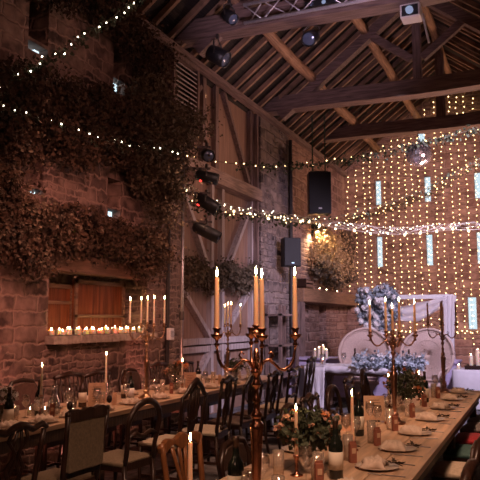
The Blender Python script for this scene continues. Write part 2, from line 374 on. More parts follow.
for i, s in enumerate((-1, 1)):
    b = MB(); ex = XL - .3 if s < 0 else XR + .3
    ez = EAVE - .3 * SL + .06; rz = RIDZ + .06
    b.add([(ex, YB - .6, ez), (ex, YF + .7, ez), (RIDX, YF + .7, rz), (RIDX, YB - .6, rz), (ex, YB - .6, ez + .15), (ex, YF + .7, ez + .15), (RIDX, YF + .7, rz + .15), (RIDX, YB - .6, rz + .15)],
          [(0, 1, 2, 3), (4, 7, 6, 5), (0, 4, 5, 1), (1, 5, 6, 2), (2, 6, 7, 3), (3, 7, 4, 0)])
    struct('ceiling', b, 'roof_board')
# rafters, each on its own
b = MB(); b.bar((XL - .1, 0, EAVE - .1 * SL), (RIDX, 0, RIDZ), .062, .085); raf_l = b.mesh('rafter', M['rafter'])
b = MB(); b.bar((XR + .1, 0, EAVE - .1 * SL), (RIDX, 0, RIDZ), .062, .085); raf_r = b.mesh('rafter', M['rafter'])
y = 6.2
while y < 18.9:
    for me in (raf_l, raf_r):
        if me is raf_r and y < 8.5: continue
        o = link('rafter', me, None, (R.uniform(-.01, .01), y + R.uniform(-.08, .08), R.uniform(-.05, .0)), (0, R.uniform(-.008, .008), R.uniform(-.012, .012))); o['kind'] = 'structure'
    y += .40
# purlins: slightly crooked logs
def log(a, c, r, wob, n=14, seg=10):
    a, c = Vector(a), Vector(c); p = []
    for i in range(n):
        t = i / (n - 1); p.append(a.lerp(c, t) + Vector((R.uniform(-wob, wob), 0, R.uniform(-wob, wob))))
    return MB().tube(p, [r * R.uniform(.88, 1.12) for _ in p], seg)
for x, z, r in ((-3.97, 6.40, .098), (-2.88, 7.22, .098), (-.35, 6.82, .12), (.3, 6.3, .11)):
    struct('purlin', log((x, 5.5, z), (x, 18.98, z), r, .03), 'purlin', True)
struct('purlin', log((RIDX, 5.5, RIDZ - .18), (RIDX, 18.98, RIDZ - .18), .09, .02), 'purlin', True)
b = MB(); b.box((XL + .05, 8, EAVE - .10), (.13, 21.8, .10)); struct('trim_1', b, 'beam_y')
# trusses
def truss(Y, zb, h, king=True, kw=.2, principals=True):
    b = MB(); n = 10; w = .3
    for i in range(n):
        x0 = XL - .2 + (XR - XL + .4) * i / n; x1 = XL - .2 + (XR - XL + .4) * (i + 1) / n
        b.bar((x0, Y + .02 * math.sin(i * 1.3), zb + h / 2 + .02 * math.sin(i)), (x1 + .01, Y + .02 * math.sin((i + 1) * 1.3), zb + h / 2 + .02 * math.sin(i + 1)), w, h)
    struct('tie_beam', b, 'beam_x')
    top = zb + h
    for s in (-1, 1) if principals else ():
        ex = XL + .35 if s < 0 else XR - .35
        rz_ = lambda x: RIDZ - SL * abs(x - RIDX) - .40
        b = MB(); b.bar((RIDX + s * 2.75, Y, rz_(RIDX + s * 2.75)), (RIDX + s * .08, Y, rz_(RIDX + s * .08)), .18, .19); struct('principal_rafter', b, 'beam_x')
    if king:
        kz = RIDZ - .3
        b = MB(); b.box((RIDX, Y, (top + kz) / 2), (kw, kw * .8, kz - top)); struct('king_post', b, 'beam_z', bevel=.01)
        for s in (-1, 1) if principals else ():
            b = MB(); b.bar((RIDX + s * .1, Y, top + .42), (RIDX + s * .86, Y, RIDZ - SL * .86 - .46), .12, .14); struct('strut', b, 'beam_x')
truss(9.0, 5.88, .30, True, .17)
truss(12.7, 5.80, .30, True, .16)
truss(16.1, 6.03, .30, True, .2, False)

# barn doors in the opening between the two lengths of left wall
def door_bay():
    X = XL - .2
    b = MB(); b.box((X - .06, 10.83, 2.0), (.06, 3.3, 4.0)); struct('door_1', b, 'door_panel')
    d = bpy.data.objects['door_1']
    def part(nm, a, c, w=.1, h=.08, m='door_frame'):
        bb = MB(); bb.bar(a, c, h, w, (1, 0, 0)); struct(nm, bb, m, parent=d)
    for y in (9.3, 10.55, 10.98, 12.36): part('door_stile', (X, y, .05), (X, y, 3.95), .13, .1)
    for z in (1.25, ): part('door_rail', (X + .03, 9.3, z), (X + .03, 12.36, z), .12, .1)
    part('door_rail', (X + .03, 9.3, 1.12), (X + .03, 12.36, 1.12), .04, .1)
    for y0, y1 in ((9.36, 10.5), (12.3, 11.05)):
        part('door_brace', (X + .02, y0, 3.85), (X + .02, y1, 2.35), .12, .08)
        part('door_brace', (X + .02, y0, 2.2), (X + .02, y1, 1.32), .1, .08)
        part('door_brace', (X + .02, y1, 1.05), (X + .02, y0, .1), .1, .08)
    b = MB(); b.box((X - .05, 10.83, 5.05), (.06, 3.3, 1.9)); o = struct('wall_left.003', b, 'door_panel')
    for y in (9.35, 10.2, 10.7, 12.3):
        bb = MB(); bb.box((X + .02, y, 5.0), (.1, .12, 1.8)); struct('stud', bb, 'beam_z', parent=o)
    for (y0, z0, y1, z1) in ((11.0, 5.8, 12.2, 4.3), (10.1, 5.6, 9.4, 4.9)):
        bb = MB(); bb.bar((X + .02, y0, z0), (X + .02, y1, z1), .08, .1, (1, 0, 0)); struct('brace', bb, 'beam_z', parent=o)
    b = MB(); b.box((X + .1, 10.83, 4.07), (.24, 3.3, .24)); struct('trim_2', b, 'rail_wood')
    for y in (9.22, 12.43):
        b = MB(); b.box((X + .06, y, 2.95), (.2, .12, 5.8)); struct('trim_3', b, 'beam_z')
door_bay()
# niche: lintel, sill, shutters
b = MB(); b.box((XL + .0, 7.15, 2.25), (.16, 2.5, .2)); struct('trim_4', b, 'lintel', bevel=.01)
b = MB()
n = 14
for i in range(n):
    y0 = 6.06 + i * 2.2 / n; b.box((XL + .0 + R.uniform(-.01, .015), y0 + 2.2 / n / 2, 1.385 + R.uniform(-.012, .0)), (.26, 2.2 / n + .004, .09))
struct('trim_5', b, 'sill_stone', bevel=.008)
def shutter(nm, y0, y1, z0, z1, x):
    b = MB(); b.box((x, (y0 + y1) / 2, (z0 + z1) / 2), (.03, y1 - y0, z1 - z0)); o = struct(nm, b, 'shutter')
    for (a, c, e, f) in ((y0, y1, z0, z0 + .05), (y0, y1, z1 - .05, z1), (y0, y1, z0 + .36, z0 + .4) if nm.endswith('1') else (y0, y1, z0 + .2, z0 + .24), (y0, y0 + .05, z0, z1), (y1 - .05, y1, z0, z1)):
        bb = MB(); bb.box((x + .025, (a + c) / 2, (e + f) / 2), (.03, c - a, f - e)); struct('shutter_frame', bb, 'lintel', parent=o)
shutter('window_1', 6.12, 6.9, 1.43, 2.03, XL - .3)
shutter('window_2', 6.86, 7.96, 1.43, 2.1, XL - .25)
# panes in the lit slit windows
for i, h in enumerate(holes):
    b = MB(); b.box(((h[0] + h[1]) / 2, YF + .12, (h[2] + h[3]) / 2), (h[1] - h[0], .012, h[3] - h[2])); struct('window_%d' % (i + 3), b, 'glass')
# mantel shelf, pier joinery
b = MB(); b.box((XL + .14, 16.6, 2.15), (.3, 4.7, .3)); struct('trim_6', b, 'mantel', bevel=.015)
b = MB(); b.box((XL + .16, 14.32, 1.0), (.2, .16, 2.0)); struct('trim_7', b, 'beam_z')
b = MB(); b.box((XL + .05, 9.03, 3.0), (.06, .06, 5.6)); 
tag(obj('drainpipe', MB().tube([(XL + .06, 8.66, 0), (XL + .06, 8.66, 3.3)], .03, 8), 'pipe'), 'thin black pipe running down stone pier behind left candelabrum', 'pipe')
tag(obj('drainpipe', MB().tube([(XL + .06, 14.08, 0), (XL + .06, 14.08, 5.6)], .045, 8), 'pipe'), 'black pipe running down the far stone wall above the wall speaker', 'pipe')
t = thing('socket_box', 'white electrical socket box on the pipe beside the niche', 'socket', (XL + .09, 8.66, 1.32))
obj('casing', MB().box((0.02, 0, .08), (.06, .13, .17)), 'white_plastic', t, bevel=.008); obj('cover', MB().box((.055, 0, .08), (.01, .09, .09)), 'steel', t)

# ------------------------------------------------------------------ candles
FL = MB().lathe([(.0008, 0), (.0032, .006), (.0047, .013), (.004, .021), (.0022, .03), (.0005, .039)], seg=10).mesh('flame', M['flame'], True)
FLS = MB().lathe([(.0008, 0), (.0035, .005), (.0048, .010), (.0036, .016), (.0005, .024)], seg=8).mesh('flame', M['flame'], True)
WK = MB().tube([(0, 0, -.004), (0, 0, .01)], .0011, 5).mesh('wick', M['wick'])
CM = {}
def candle(loc, h, m, label, r=.011, lit=True, group=None, name='taper_candle', small=False):
    small = small or name != 'taper_candle'
    k = (round(h, 3), m, r)
    if k not in CM:
        CM[k] = MB().lathe([(r, 0), (r * 1.02, h * .1), (r * .92, h * .55), (r * .78, h - .006), (r * .6, h - .001), (r * .25, h - .003)] if r < .02 else
                           [(r * .98, 0), (r, .004), (r, h - .004), (r * .93, h), (r * .8, h - .004), (.004, h - .007)], seg=14).mesh(name, M[m], True)
    o = link(name, CM[k], None, loc); tag(o, label, 'candle', group)
    z = h - .003 if r < .02 else h - .006
    link('wick', WK, o, (0, 0, z))
    if lit: link('flame', FLS if small else FL, o, (0, 0, z + .006))
    return o

def candelabrum(loc, rz, m, label, arm_r=.18, top=.77):
    t = thing('candelabrum', label, 'candelabrum', loc, rz, 'five-armed candelabra on the tables')
    obj('base', MB().lathe([(.085, 0), (.088, .012), (.06, .022), (.048, .03), (.03, .045), (.024, .06), (.034, .07), (.03, .08), (.018, .095)], seg=20), m, t, True)
    obj('stem', MB().lathe([(.014, .09), (.017, .12), (.02, .2), (.024, .3), (.0275, .37), (.03, .385), (.031, .40), (.022, .41), (.018, .42), (.02, .43), (.026, .44), (.018, .452), (.0125, .465), (.0105, .49), (.019, .503), (.0105, .516),
                            (.0095, .55), (.019, .563), (.022, .57), (.012, .585), (.011, .60), (.024, .615), (.026, .625), (.016, .64), (.010, .66), (.016, .675), (.009, .69), (.009, .72)], seg=18), m, t, True)
    cup = MB().lathe([(.007, -.05), (.012, -.042), (.006, -.032), (.009, -.02), (.021, -.012), (.026, -.002), (.026, .002), (.012, .0), (.0135, .016), (.019, .026), (.019, .029), (.0125, .028), (.0122, .006), (.001, .005)], seg=16).mesh('drip_cup', M[m], True)
    link('drip_cup', cup, t, (0, 0, top))
    cups = [(0, 0)]
    for k in range(4):
        a = k * PI / 2; c, s = math.cos(a), math.sin(a)
        prof = [(0.012, .632), (.035, .665), (.06, .672), (.085, .652), (.105, .632), (.13, .628), (.155, .645), (.172, .675), (.178, .71), (.18, .73)]
        prof = [(r * arm_r / .18, z) for r, z in prof]
        ar = obj('arm', MB().tube([(r * c, r * s, z) for r, z in prof], [.008, .0075, .007, .0065, .0065, .007, .0075, .007, .006, .006], 8).tube(
            [(.06 * c, .06 * s, .672), (.075 * c, .075 * s, .69), (.065 * c, .065 * s, .705), (.052 * c, .052 * s, .695)], [.005, .0045, .004, .0035], 6), m, t, True)
        link('drip_cup', cup, ar, (arm_r * c, arm_r * s, top - .012))
        cups.append((arm_r * c, arm_r * s))
    out = []
    for i, (x, y) in enumerate(cups):
        out.append((loc[0] + x * math.cos(rz) - y * math.sin(rz), loc[1] + x * math.sin(rz) + y * math.cos(rz), loc[2] + (top if i == 0 else top - .012) + .006))
    return out
TZ = .76
CX = -1.13    # centre line of the near table
c = candelabrum((CX + .01, 2.73, TZ), math.radians(30), 'copper', 'tall copper candelabrum nearest the camera on the right table', .17, .79)
NM = ['centre cup', 'far right arm', 'back left arm', 'front left arm', 'front right arm']
for i, p in enumerate(c):
    if i == 2: continue
    candle(p, (.235, .245, .235, .24, .225)[i], 'wax_tan', 'lit caramel taper candle in the %s of the nearest candelabrum' % NM[i], group='tapers in the nearest candelabrum')
c = candelabrum((CX + .006, 5.72, TZ), math.radians(28), 'bronze', 'bronze candelabrum halfway along the right table with lit candles', .19, .73)
for i, p in enumerate(c): candle(p, (.20, .25, .27, .24, .26)[i], 'wax_tan', 'lit tan taper candle in the %s of the middle candelabrum' % NM[i], group='tapers in the middle candelabrum')
c = candelabrum((CX + .06, 8.42, TZ), math.radians(10), 'bronze', 'dark candelabrum with unlit candles at far end of the right table', .16, .80)
for i, p in enumerate(c): candle(p, (.24, .26, .27, .25, .27)[i], 'wax_rose', 'unlit brown taper candle in the %s of the farthest candelabrum' % NM[i], lit=False, group='unlit tapers in the farthest candelabrum')
c = candelabrum((-3.95, 6.48, TZ), math.radians(52), 'brass', 'brass candelabrum on the left table before the lit niche', .2, .79)
for i, p in enumerate(c): candle(p, (.265, .285, .28, .27, .28)[i], 'wax_cream', 'lit cream taper candle in the %s of the left table candelabrum' % NM[i], group='tapers in the left table candelabrum')
c = candelabrum((-3.95, 8.6, TZ), math.radians(38), 'brass', 'brass candelabrum at far end of the left table before the barn doors', .18, .77)
for i, p in enumerate(c): candle(p, (.27, .27, .26, .27, .28)[i], 'wax_cream', 'lit cream taper candle in the %s of the candelabrum before the doors' % NM[i], group='tapers in the candelabrum before the doors')

def candlestick(loc, h, label, m='copper'):
    o = obj('candlestick', MB().lathe([(.035, 0), (.036, .006), (.015, .012), (.009, .03), (.012, h * .5), (.008, h * .62), (.012, h * .8), (.019, h - .006), (.019, h), (.0125, h), (.0122, h - .012), (.001, h - .013)], seg=16), m, None, True, loc)
    tag(o, label, 'candlestick', 'small candlesticks on the tables')
def single(x, y, hs, hc, m, where, sm='copper', lit=True):
    candlestick((x, y, TZ), hs, 'small metal candlestick holding the single taper ' + where, sm)
    candle((x, y, TZ + hs - .012), hc, m, r=.0122, label=('lit' if lit else 'unlit') + ' single taper candle ' + where, lit=lit, group='single tapers in low candlesticks')

single(-1.43, 2.72, .06, .26, 'wax_peach', 'at the bottom edge before the golden chair')
single(-1.25, 3.62, .11, .245, 'wax_peach', 'beside the near flower arrangement')
single(-1.15, 4.45, .06, .30, 'wax_peach', 'behind dark bottle at middle of right table')
single(-1.38, 6.75, .06, .24, 'wax_tan', 'between the middle candelabrum and sweetheart table')
single(-1.2, 7.45, .08, .2, 'wax_tan', 'beside the far flower arrangement')
single(-4.03, 4.86, .19, .25, 'wax_cream', 'near front end of left table', 'bronze')
single(-4.2, 6.08, .17, .31, 'wax_cream', 'beside the kraft menu on left table', 'bronze')
single(-3.9, 7.20, .10, .26, 'wax_cream', 'in front of the lighting pole on left table', 'bronze')

# church candles on the niche ledge
ys = [6.15 + i * .0765 + R.uniform(-.008, .008) for i in range(26)]
for i, yy in enumerate(ys):
    h = (.05, .06, .05, .05, .06, .07, .075, .05, .06, .05)[i % 10] + R.uniform(-.008, .01)
    candle((XL + (.03, -.05)[i % 2] + R.uniform(-.015, .015), yy, 1.43), h, 'wax_glow', 'small lit pillar candle, %s from left on the niche ledge' % ORD[i], R.choice((.028, .031, .033)), group='pillar candles on the niche ledge', name='pillar_candle')
for i, (x, y, h) in enumerate(((-4.38, 13.95, .17), (-4.28, 13.9, .22), (-4.20, 13.95, .26), (-4.12, 13.9, .19))):
    candle((x, y, .80), h, 'wax_cream', 'white pillar candle, %s from left in cluster on lilac plinth' % ORD[i], .035, group='pillar candles on the lilac plinth', name='pillar_candle')

# ------------------------------------------------------------------ tables
def long_table(name, label, x0, x1, y0, y1, n=4):
    t = thing(name, label, 'table', ((x0 + x1) / 2, (y0 + y1) / 2, 0), 0, 'long banquet tables'); W, L = x1 - x0, y1 - y0
    b = MB(); k = 4
    for i in range(k): b.box((-W / 2 + W / k * (i + .5), 0, TZ - .02), (W / k - .004, L, .04))
    obj('tabletop', b, 'table_top', t, bevel=.004)
    obj('apron', MB().box((-W / 2 + .06, 0, TZ - .09), (.025, L - .2, .1)).box((W / 2 - .06, 0, TZ - .09), (.025, L - .2, .1)), 'table_leg', t)
    for i in range(n):
        yy = -L / 2 + .3 + (L - .6) * i / (n - 1)
        for s in (-1, 1): obj('leg', MB().box((s * (W / 2 - .1), yy, (TZ - .04) / 2), (.07, .07, TZ - .04)), 'table_leg', t, bevel=.005)
long_table('banquet_table', 'long scrubbed wooden table nearest the camera with place settings', -1.6, -.66, 1.75, 8.75)
long_table('banquet_table', 'long wooden table along the stone wall at left', -4.5, -3.62, 2.9, 9.85)

# ------------------------------------------------------------------ chairs (face +y locally, back at -y)
def seat_mb(w=.46, d=.42, z=.47, h=.06):
    b = MB(); nx, ny = 6, 6; vs = []; fs = []
    for j in range(ny + 1):
        for i in range(nx + 1):
            u, v = i / nx * 2 - 1, j / ny * 2 - 1; ww = w / 2 * (1 - .08 * (1 - (v + 1) / 2))
            e = max(abs(u), abs(v)); zz = z + h * .5 * (1 - e ** 4) * 1.0
            vs.append((u * ww, v * d / 2, zz))
    for j in range(ny):
        for i in range(nx):
            a = j * (nx + 1) + i; fs.append((a, a + 1, a + nx + 2, a + nx + 1))
    b.add(vs, fs)
    b.box((0, 0, z - h * .25), (w * .97, d * .985, h * .5)); return b
def arc(cx, cz, rx, rz_, a0, a1, n, y): return [(cx + rx * math.cos(a0 + (a1 - a0) * i / n), y, cz + rz_ * math.sin(a0 + (a1 - a0) * i / n)) for i in range(n + 1)]
def chair(style, label, loc, rz, wood='dark_z', seat='seat_dark', top=.97, group=None):
    t = thing('dining_chair', label, 'chair', loc, rz, group)
    w = .23; yb = -.21; lean = .07
    obj('seat', seat_mb(), seat, t, True)
    obj('seat_frame', MB().box((0, .2, .43), (.42, .025, .06)).box((0, -.2, .43), (.40, .025, .06)).box((-.205, 0, .43), (.025, .4, .06)).box((.205, 0, .43), (.025, .4, .06)), wood, t)
    for s in (-1, 1):
        obj('leg', MB().tube([(s * .2, .19, .45), (s * .205, .2, .3), (s * .2, .195, .12), (s * .2, .2, 0)], [.024, .02, .015, .018], 8), wood, t, True)
        obj('leg', MB().tube([(s * .19, -.2, .45), (s * .19, -.22, .2), (s * .195, -.26, 0)], [.021, .019, .017], 8), wood, t, True)
    obj('stretcher', MB().bar((-.2, .0, .17), (.2, .0, .17), .02, .025).bar((-.198, -.225, .17), (-.198, .19, .17), .02, .025).bar((.198, -.225, .17), (.198, .19, .17), .02, .025), wood, t)
    Y = lambda z: yb - lean * (z - .45) / .5
    P = lambda x, z: (x, Y(z), z)
    if style == 'balloon':
        pts = [P(-.19, .45), P(-.185, .58)] + [P(x, z) for x, _, z in arc(0, top - .19, .215, .19, PI, 0, 12, 0)] + [P(.185, .58), P(.19, .45)]
        obj('back_hoop', MB().tube(pts, [.02] * 2 + [.021 + .006 * math.sin(PI * i / 12) for i in range(13)] + [.02] * 2, 8), wood, t, True)
        obj('back_rail', MB().tube([P(-.19, .66), P(-.1, .69), P(-.03, .66), P(.03, .66), P(.1, .69), P(.19, .66)], [.014, .018, .02, .02, .018, .014], 8), wood, t, True)
        return t
    if style == 'round':
        obj('back_hoop', MB().tube([P(-.2, .45), P(-.225, .6), P(-.22, top - .12), P(-.15, top - .02), P(0, top), P(.15, top - .02), P(.22, top - .12), P(.225, .6), P(.2, .45)], .022, 8), wood, t, True)
        obj('back_panel', MB().prism([(-.19, .56), (.19, .56), (.2, top - .13), (.13, top - .04), (0, top - .02), (-.13, top - .04), (-.2, top - .13)], yb - .055, yb - .02), seat, t, bevel=.008)
        return t
    hh = top - (.04 if style != 'shield' else .1)
    for s in (-1, 1):
        ob = MB().tube([P(s * .19, .44), P(s * .2, .6), P(s * .215, .8), P(s * .225, hh)], [.021, .019, .018, .017], 8)
        if style == 'uphol': ob.ball(P(s * .225, top + .035), .022, 8, 5, 1.4).lathe([(.014, 0), (.02, .01), (.012, .03)], P(s * .225, hh), 8)
        obj('back_post', ob, wood, t, True)
    if style == 'uphol':
        obj('back_panel', MB().prism([(-.19, .55), (.19, .55), (.2, top - .06), (-.2, top - .06)], yb - .065, yb - .02), 'uphol', t, bevel=.01)
        pr = [(-.22, top - .08)] + [(x, top - .02 + .022 * abs(math.cos(x * 22))) for x in [i * .022 - .22 for i in range(21)]] + [(.22, top - .08)]
        obj('crest_rail', MB().prism(pr, yb - .075, yb - .035), wood, t); obj('back_rail', MB().bar(P(-.2, .53), P(.2, .53), .03, .045), wood, t)
    elif style == 'splat':
        obj('crest_rail', MB().tube([P(-.25, top - .03), P(-.2, top - .005), P(-.12, top - .03), P(-.05, top), P(0, top + .01), P(.05, top), P(.12, top - .03), P(.2, top - .005), P(.25, top - .03)], [.016, .022, .02, .024, .026, .024, .02, .022, .016], 8), wood, t, True)
        b = MB()
        for s in (-1, 1):
            b.tube([P(s * .055, .5), P(s * .03, .58), P(s * .075, .68), P(s * .015, .78), P(s * .085, .86), P(s * .05, top - .01)], [.015, .012, .014, .012, .013, .015], 6)
            b.tube([P(s * .02, .5), P(s * .06, .62), P(s * .005, .72), P(s * .04, .82), P(s * .01, top - .01)], .011, 6)
        b.bar(P(-.07, .5), P(.07, .5), .025, .04)
        obj('splat', b, wood, t, True)
    elif style == 'carved':
        n = 24; up = []; lo = []
        for i in range(n + 1):
            u = i / n * 2 - 1; up.append((u * .25, top - .015 - .035 * abs(u) ** 2 + .012 * math.cos(u * 9))); lo.append((u * .235, top - .085 - .02 * math.cos(u * 7)))
        obj('crest_rail', MB().prism(up + lo[::-1], Y(top - .05) - .018, Y(top - .05) + .016), wood, t, bevel=.008)
        b = MB()
        for k in (-1.5, -.5, .5, 1.5): b.tube([P(k * .028, .5), P(k * .022, .6), P(k * .055, .74), P(k * .075, top - .08)], [.013, .014, .017, .018], 8, .55)
        b.bar(P(-.075, .5), P(.075, .5), .028, .05)
        obj('splat', b, wood, t, True)
    elif style == 'shield':
        obj('crest_rail', MB().tube([P(-.235, hh - .01), P(-.18, hh + .0), P(-.1, top - .02), P(0, top + .04), P(.1, top - .02), P(.18, hh), P(.235, hh - .01)], [.015, .022, .024, .028, .024, .022, .015], 8), wood, t, True)
        b = MB()
        for k in (-2, -1, 0, 1, 2): b.tube([P(k * .018, .54), P(k * .03, .66), P(k * .05, .8), P(k * .035, top - .0 - .02 * abs(k))], [.010, .013, .012, .010], 6)
        b.tube([P(-.2, .53), P(0, .5), P(.2, .53)], .016, 6).tube([P(-.1, .7), P(0, .66), P(.1, .7)], .012, 6)
        obj('splat', b, wood, t, True)
    elif style == 'ladder':
        obj('crest_rail', MB().tube([P(-.25, top - .02), P(-.15, top), P(0, top - .03), P(.15, top), P(.25, top - .02)], [.018, .026, .024, .026, .018], 8), wood, t, True)
        for z in (.6, .72, .84): obj('back_slat', MB().tube([P(-.21, z), P(-.1, z + .025), P(0, z), P(.1, z + .025), P(.21, z)], [.014, .02, .018, .02, .014], 8), wood, t, True)
    elif style == 'spindle':
        obj('crest_rail', MB().tube([P(-.25, top - .02), P(0, top + .01), P(.25, top - .02)], [.022, .03, .022], 8), wood, t, True)
        for k in range(5): obj('spindle', MB().tube([P(-.14 + k * .07, .48), P(-.14 + k * .07, .75), P(-.15 + k * .075, top - .01)], [.009, .012, .009], 6), wood, t, True)
    return t
H = PI / 2
G1 = 'chairs along the aisle side of the left table'
LN = [(3.43, 'splat', .94, 'seat_dark', 'dark carved splat back chair nearest camera on left table'), (4.14, 'uphol', .98, 'uphol', 'tall chair with tan upholstered back and carved crest at left table'),
      (4.95, 'balloon', .94, 'uphol', 'balloon back chair with open hoop beside the upholstered chair'), (5.80, 'shield', 1.0, 'seat_cream', 'dark chair with pointed shield back and cream seat, left table'),
      (6.52, 'splat', 1.0, 'seat_cream', 'carved splat chair just beyond the shield back chair'), (7.25, 'shield', .98, 'seat_dark', 'second shield back chair, sixth along the left table'),
      (7.92, 'splat', .96, 'seat_dark', 'dark carved chair, seventh along the left table'), (8.62, 'ladder', .97, 'seat_cream', 'ladder back chair, last but one along the left table'),
      (9.30, 'splat', 1.06, 'seat_cream', 'tall carved chair with cream seat at far end of left table')]
for y, st, tp, se, lab in LN: chair(st, lab, (-3.27, y, 0), H + R.uniform(-.1, .1), 'dark_z', se, tp, G1)
G2 = 'chairs between the left table and stone wall'
for i, (y, st, tp) in enumerate(((5.5, 'round', 1.0), (6.25, 'spindle', 1.0), (6.78, 'spindle', .98), (7.45, 'round', .98), (8.2, 'spindle', 1.0), (8.95, 'spindle', .98))):
    chair(st, 'dark wooden %s back chair, %s along the wall side of left table' % (st, ORD[i]), (-4.52, y, 0), -H, 'dark_z', 'seat_dark', tp, G2)
G3 = 'chairs on the aisle side of the right table'
for i, (x, y, st, tp, wd, se, lab) in enumerate(((-1.80, 3.80, 'carved', .915, 'bright_wood', 'uphol', 'golden brown carved chair behind the nearest single candle'), (-1.80, 4.55, 'round', .75, 'dark_z', 'seat_dark', 'low leather backed chair beside the golden chair'),
        (-1.72, 5.55, 'balloon', .88, 'dark_z', 'seat_dark', 'dark balloon back chair behind the near flower arrangement'), (-1.72, 6.15, 'splat', .90, 'dark_z', 'seat_dark', 'dark carved chair just beyond the balloon back chair, right table'),
        (-1.72, 6.9, 'balloon', .92, 'dark_z', 'seat_cream', 'hoop back chair before the sweetheart table, right table'), (-1.72, 7.6, 'ladder', .95, 'dark_z', 'seat_dark', 'ladder back chair near far end of right table'), (-1.72, 8.3, 'shield', .95, 'dark_z', 'seat_dark', 'shield back chair at far end of right table'))):
    chair(st, lab, (x, y, 0), -H + R.uniform(-.08, .08), wd, se, tp, G3)
G4 = 'chairs tucked under the outer side of the right table'
for i, (y, st, tp, wd, se, nm) in enumerate(((2.75, 'round', .93, 'dark_z', 'seat_cream', 'cream'), (3.45, 'balloon', .93, 'dark_z', 'seat_cream', 'cream'), (4.15, 'round', .95, 'dark_z', 'seat_dark', 'brown'), (4.85, 'splat', .97, 'dark_z', 'seat_cream', 'cream'), (5.6, 'balloon', .95, 'dark_z', 'seat_cream', 'cream'),
        (6.4, 'splat', .97, 'dark_z', 'seat_green', 'green'), (7.1, 'spindle', .97, 'dark_z', 'seat_red', 'red'), (7.85, 'spindle', .97, 'dark_z', 'seat_grey', 'grey'), (8.5, 'splat', .97, 'dark_z', 'seat_grey', 'grey'))):
    chair(st, '%s-backed chair with %s seat, %s along outer side of right table' % ({'round': 'panel', 'balloon': 'hoop', 'splat': 'carved', 'spindle': 'spindle'}[st], nm, ORD[i]), (-.60, y, 0), H + R.uniform(-.08, .08), wd, se, tp, G4)

# ------------------------------------------------------------------ table ware
LIQ = {}
def bottle(x, y, m, lm, label, h=.31, r=.038):
    t = thing('wine_bottle', label, 'bottle', (x, y, TZ), R.uniform(-.5, .5), 'wine bottles on the tables')
    obj('body', MB().lathe([(r * .8, 0), (r, .006), (r, h * .56), (r * .93, h * .62), (r * .6, h * .69), (.016, h * .74), (.014, h * .93), (.0155, h * .94), (.0155, h), (.011, h)], seg=18), m, t, True)
    obj('label', MB().lathe([(r + .0008, h * .16), (r + .0012, h * .16), (r + .0012, h * .46), (r + .0008, h * .46)], seg=18, close=True), lm, t, True)
    obj('foil', MB().lathe([(.0148, h * .78), (.0152, h * .93), (.0163, h * .94), (.0163, h + .002), (.002, h + .003)], seg=12), 'foil', t, True)
for x, y, m, lm, lab in ((-3.88, 4.30, 'bottle_black', 'label', 'dark wine bottle at left edge beside white flowers'), (-4.1, 4.92, 'bottle_black', 'label_white', 'black wine bottle with white label behind folded napkins'), (-4.1, 5.55, 'bottle_brown', 'label', 'brown wine bottle beside the kraft menu card'),
        (-4.15, 6.36, 'bottle_brown', 'label', 'brown wine bottle left of the pair before left candelabrum'), (-3.92, 6.12, 'bottle_black', 'label_white', 'black wine bottle right of the pair before left candelabrum'), (-4.1, 8.0, 'bottle', 'label', 'green wine bottle near the barn doors on left table'),
        (-1.035, 3.64, 'bottle_black', 'label', 'dark wine bottle beside the near flower arrangement'), (-1.25, 5.02, 'bottle_black', 'label', 'dark wine bottle with cream label at middle of right table'), (-1.3, 2.92, 'bottle_black', 'label', 'dark wine bottle by lower frame edge near golden chair'),
        (-1.12, 7.3, 'bottle_black', 'label', 'dark wine bottle between far flowers and farthest candelabrum')):
    bottle(x, y, m, lm, lab)
def mk_tumbler(h, r0, r1, m='glass'):
    return MB().lathe([(r0 * .98, 0), (r1, h), (r1 - .002, h), (r0 * .95 - .002, .008), (.001, .008)], seg=16).mesh('tumbler', M[m], True)
TB = mk_tumbler(.10, .033, .037); HB = mk_tumbler(.15, .028, .031, 'frost')
WG = MB().lathe([(.033, 0), (.033, .003), (.006, .008), (.004, .02), (.004, .085), (.012, .095), (.034, .125), (.038, .155), (.031, .195), (.0295, .195), (.036, .155), (.032, .127), (.01, .1), (.001, .098)], seg=18).mesh('wine_glass', M['glass'], True)
def ware(name, me, x, y, label, cat, group, z=TZ, rz=0):
    return tag(link(name, me, None, (x, y, z), (0, 0, rz)), label, cat, group)
PL = MB().lathe([(.075, 0), (.08, .004), (.12, .014), (.125, .017), (.12, .018), (.08, .008), (.001, .007)], seg=28).mesh('dinner_plate', M['china'], True)
